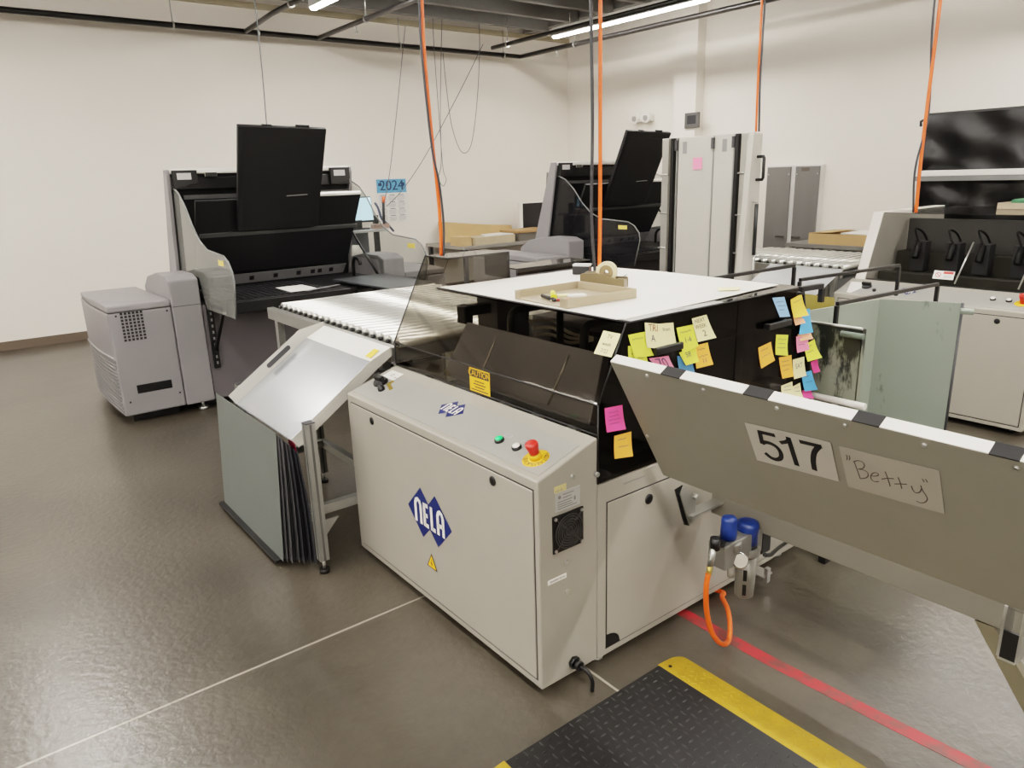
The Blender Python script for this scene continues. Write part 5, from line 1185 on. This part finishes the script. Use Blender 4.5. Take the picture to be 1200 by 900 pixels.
MB().obox((3.44, 6.95, 1.295), V((.165, 0, 0)), V((0, .012, .004)), V((-.02, -.02, .125))).build('monitor_case', BLACK, mo, bevel=.004)
MB().obox((3.44, 6.934, 1.300), V((.155, 0, 0)), V((0, .002, .0005)), V((-.019, -.019, .112))).build('monitor_screen', mat('screen_blue', (170, 215, 232), .3, emit=(178, 222, 240), estr=1.0), mo)
MB().box((3.40, 6.95, 1.111), (3.48, 6.99, 1.20)).box((3.34, 6.90, 1.101), (3.54, 7.05, 1.111)).build('monitor_foot', BLACK, mo)
tag(MB().tube(bez([(3.63, 6.93, 1.36), (3.66, 6.92, 1.30), (3.68, 6.9, 1.2), (3.74, 6.9, 1.14), (3.82, 6.92, 1.06)], 6), .012, 6).build('cable_bundle', mat('cable_blue_grey', (70, 78, 96), .5)), 'bundle of blue-grey cables beside the lit monitor', 'cable')
tag(MB().obox((3.635, 6.86, 1.125), V((.09, 0, 0)), V((0, .04, 0)), Z*.024).build('power_strip', mat('strip_brown', (150, 124, 112), .5), bevel=.006), 'brownish power strip on the stand shelf under the calendar', 'power strip')
gb = MB().lathe((3.66, 6.82, 1.15), V((.05, 0, 1)), [(.014, 0), (.014, .20), (.011, .22)], 12, 0).cyl((3.672, 6.82, 1.36), (3.678, 6.82, 1.42), .017, 12, 1)
tag(gb.build('spray_can', [DARKM, mat('orange_cap', (210, 90, 50), .4)]), 'slim dark can with an orange top standing on the power strip', 'can')
tag(MB().lathe((3.33, 6.86, .821), Z, [(.05, 0), (.075, .04), (.075, .09), (.05, .13), (0, .14)], 18).build('cloth_bundle', mat('rag_white', (205, 200, 190), .9, bump=.6, bscale=20)), 'pale rag bundle on the lower shelf of the black stand', 'cloth')

# ------------------------------------------------------------------ desk with cartons and screen left of the right platesetter
d2 = thing('packing_bench', (6.2, 8.45, 0), 'low bench with cardboard near the room corner', 'table')
MB().box((5.45, 8.02, .66), (7.6, 8.98, .70)).build('bench_top', mat('bench_grey', (140, 136, 128), .5), d2, bevel=.003)
for x in (5.5, 7.55):
    for y in (8.07, 8.93): MB().box((x-.025, y-.025, .002), (x+.025, y+.025, .66)).build('leg', DARKM, d2)
tag(MB().prism([(5.62, 8.80, .702), (6.95, 8.86, .702), (6.95, 8.93, .86), (6.45, 8.95, .90), (5.66, 8.95, .985)], (0, .012, .003)).build('cardboard_sheet', CARD, bevel=.001), 'large brown cardboard sheet leaning on the back wall', 'cardboard')
def carton(c, hx, hy, h, label, m, lid=None, name='carton'):
    t = thing(name, (c[0], c[1], c[2]), label, 'box')
    MB().box((c[0]-hx, c[1]-hy, c[2]), (c[0]+hx, c[1]+hy, c[2]+h)).build('carton_body', m, t, bevel=.003)
    if lid: MB().box((c[0]-hx-.02, c[1]-hy-.02, c[2]+h+.0005), (c[0]+hx+.02, c[1]+hy+.02, c[2]+h+.03)).build('carton_lid', lid, t, bevel=.002)
carton((5.56, 8.25, .701), .09, .12, .12, 'small brown carton at the left end of the bench', mat('carton_light', (196, 164, 118), .7))
carton((6.02, 8.25, .701), .34, .16, .10, 'long pale carton on the bench under white papers', mat('carton_pale', (186, 170, 142), .7))
tag(MB().prism([(5.86, 8.12, .8025), (6.34, 8.10, .8025), (6.34, 8.40, .8025), (5.98, 8.38, .8025)], (0, 0, .012)).build('paper_stack', PAPER), 'white papers on top of the pale carton on the bench', 'paper')
carton((6.72, 8.28, .701), .30, .20, .11, 'dark grey case on the bench with a wooden board on top', mat('case_grey', (104, 100, 92), .5), WOOD, 'storage_case')
ws2 = thing('framed_screen', (7.0, 8.62, .70), 'dark screen in a white frame behind the bench cartons', 'screen')
MB().box((6.86, 8.60, .702), (7.52, 8.66, 1.20)).build('screen_frame', WHITE, ws2, bevel=.006)
MB().box((6.915, 8.595, .73), (7.50, 8.5995, 1.185)).build('screen_panel', mat('screen_black', (20, 21, 24), .3), ws2)
MB().box((6.5, 8.85, .002), (6.51, 8.86, .003)).build('x', WHITE, ws2) if False else None

# ------------------------------------------------------------------ anti-fatigue mat and floor tape
ma = thing('floor_mat', (1.3, .6, 0), 'black diamond-plate floor mat with yellow borders, bottom right', 'mat')
MX0, MX1, MY1, MY0 = .975, 1.615, 1.352, -.25
mb = MB().box((MX0, MY0, .001), (MX1, MY1, .012), 0)
nx, ny = 22, 54
for i in range(nx):
    for j in range(ny):
        x = MX0+.018+(MX1-MX0-.03)*i/(nx-1); y = MY0+.02+(MY1-MY0-.035)*j/(ny-1)
        if j % 2: x += .014
        if x > MX1-.015: continue
        a = V((.0115, .0), ).to_3d() if (i+j) % 2 else V((0, .0115, 0)); bq = V((0, .0038, 0)) if (i+j) % 2 else V((.0038, 0, 0)); c = V((x, y, .0121))
        mb.add([c+a, c+bq, c-a, c-bq, c+a*.45+Z*.0028, c-a*.45+Z*.0028], [(0, 1, 4), (1, 2, 5, 4), (2, 3, 5), (3, 0, 4, 5)], 0)
mb.build('mat_body', mat('mat_black', (17, 17, 18), .5, var=.1), ma)
YB_ = mat('mat_yellow', (170, 134, 26), .5, var=.12, scale=18)
def border(x0, x1, inner):
    # ramped yellow edge, rounded at the far end
    xo = x1 if inner == x0 else x0; s = 1 if xo > inner else -1
    out = [V((inner, MY0, 0)), V((inner, MY1+.005, 0))]
    w_ = abs(xo-inner)
    out += [V((inner+s*w_*.5+s*w_*.5*math.cos(a), MY1-.025+.03*math.sin(a), 0)) for a in [math.pi*(1-k/8)*.5+0 for k in range(0, 9)]]
    out += [V((xo, MY0, 0))]
    mb = MB(); n = len(out)
    lo = [V((p.x, p.y, .001)) for p in out]; hi = [V((p.x, p.y, .012-.009*abs(p.x-inner)/w_)) for p in out]
    mb.add(lo+hi, [list(range(n))[::-1], list(range(n, 2*n))]+[(i, (i+1) % n, n+(i+1) % n, n+i) for i in range(n)])
    for j in range(70):
        for i in range(4):
            x = inner+s*w_*(.16+.21*i); y = MY0+.02+j*.022+(0.011 if i % 2 else 0)
            if y > MY1-.03: continue
            c = V((x, y, .0122-.009*abs(x-inner)/w_)); a = V((.007, .007, 0)) if (i+j) % 2 else V((.007, -.007, 0)); bq = V((a.y, -a.x, 0))*.35
            mb.add([c+a, c+bq, c-a, c-bq, c+a*.4+Z*.002, c-a*.4+Z*.002], [(0, 1, 4), (1, 2, 5, 4), (2, 3, 5), (3, 0, 4, 5)], 0)
    return mb.build('yellow_border', YB_, ma)
border(MX1+.001, MX1+.108, MX1+.001); border(MX0-.108, MX0-.001, MX0-.001)
MB().cyl((1.640, 1.325, .0121), (1.640, 1.325, .0131), .006, 12).build('border_hole', BLACK, ma)
tm = bpy.data.materials.new('worn_red_tape'); tm.use_nodes = True; nt = tm.node_tree; b = nt.nodes['Principled BSDF']
tc = nt.nodes.new('ShaderNodeTexCoord'); n = nt.nodes.new('ShaderNodeTexNoise'); n.inputs['Scale'].default_value = 14; n.inputs['Detail'].default_value = 8; nt.links.new(tc.outputs['Object'], n.inputs['Vector'])
cr = nt.nodes.new('ShaderNodeValToRGB'); cr.color_ramp.elements[0].position = .38; cr.color_ramp.elements[1].position = .55
cr.color_ramp.elements[0].color = (*lin((104, 54, 50)), 1); cr.color_ramp.elements[1].color = (*lin((164, 40, 46)), 1)
nt.links.new(n.outputs['Fac'], cr.inputs[0]); nt.links.new(cr.outputs[0], b.inputs['Base Color']); b.inputs['Roughness'].default_value = .4
mb = MB(); rg = [(1.905, 1.955, 1.72), (1.902, 1.952, 1.45), (1.900, 1.950, 1.15), (1.915, 1.965, .80), (1.935, 1.985, .45), (1.955, 2.005, -.3)]
for i in range(len(rg)-1):
    a, bq = rg[i], rg[i+1]; mb.prism([(a[0], a[2], .0005), (a[1], a[2], .0005), (bq[1], bq[2], .0005), (bq[0], bq[2], .0005)], (0, 0, .0006))
tag(mb.build('floor_tape', tm), 'worn red line of floor tape running under the tilted table', 'floor tape')

# ------------------------------------------------------------------ look
scn.view_settings.view_transform = 'Filmic'
scn.view_settings.look = 'Medium High Contrast'
scn.view_settings.exposure = 1.12
scn.cycles.max_bounces = 10; scn.cycles.transparent_max_bounces = 24
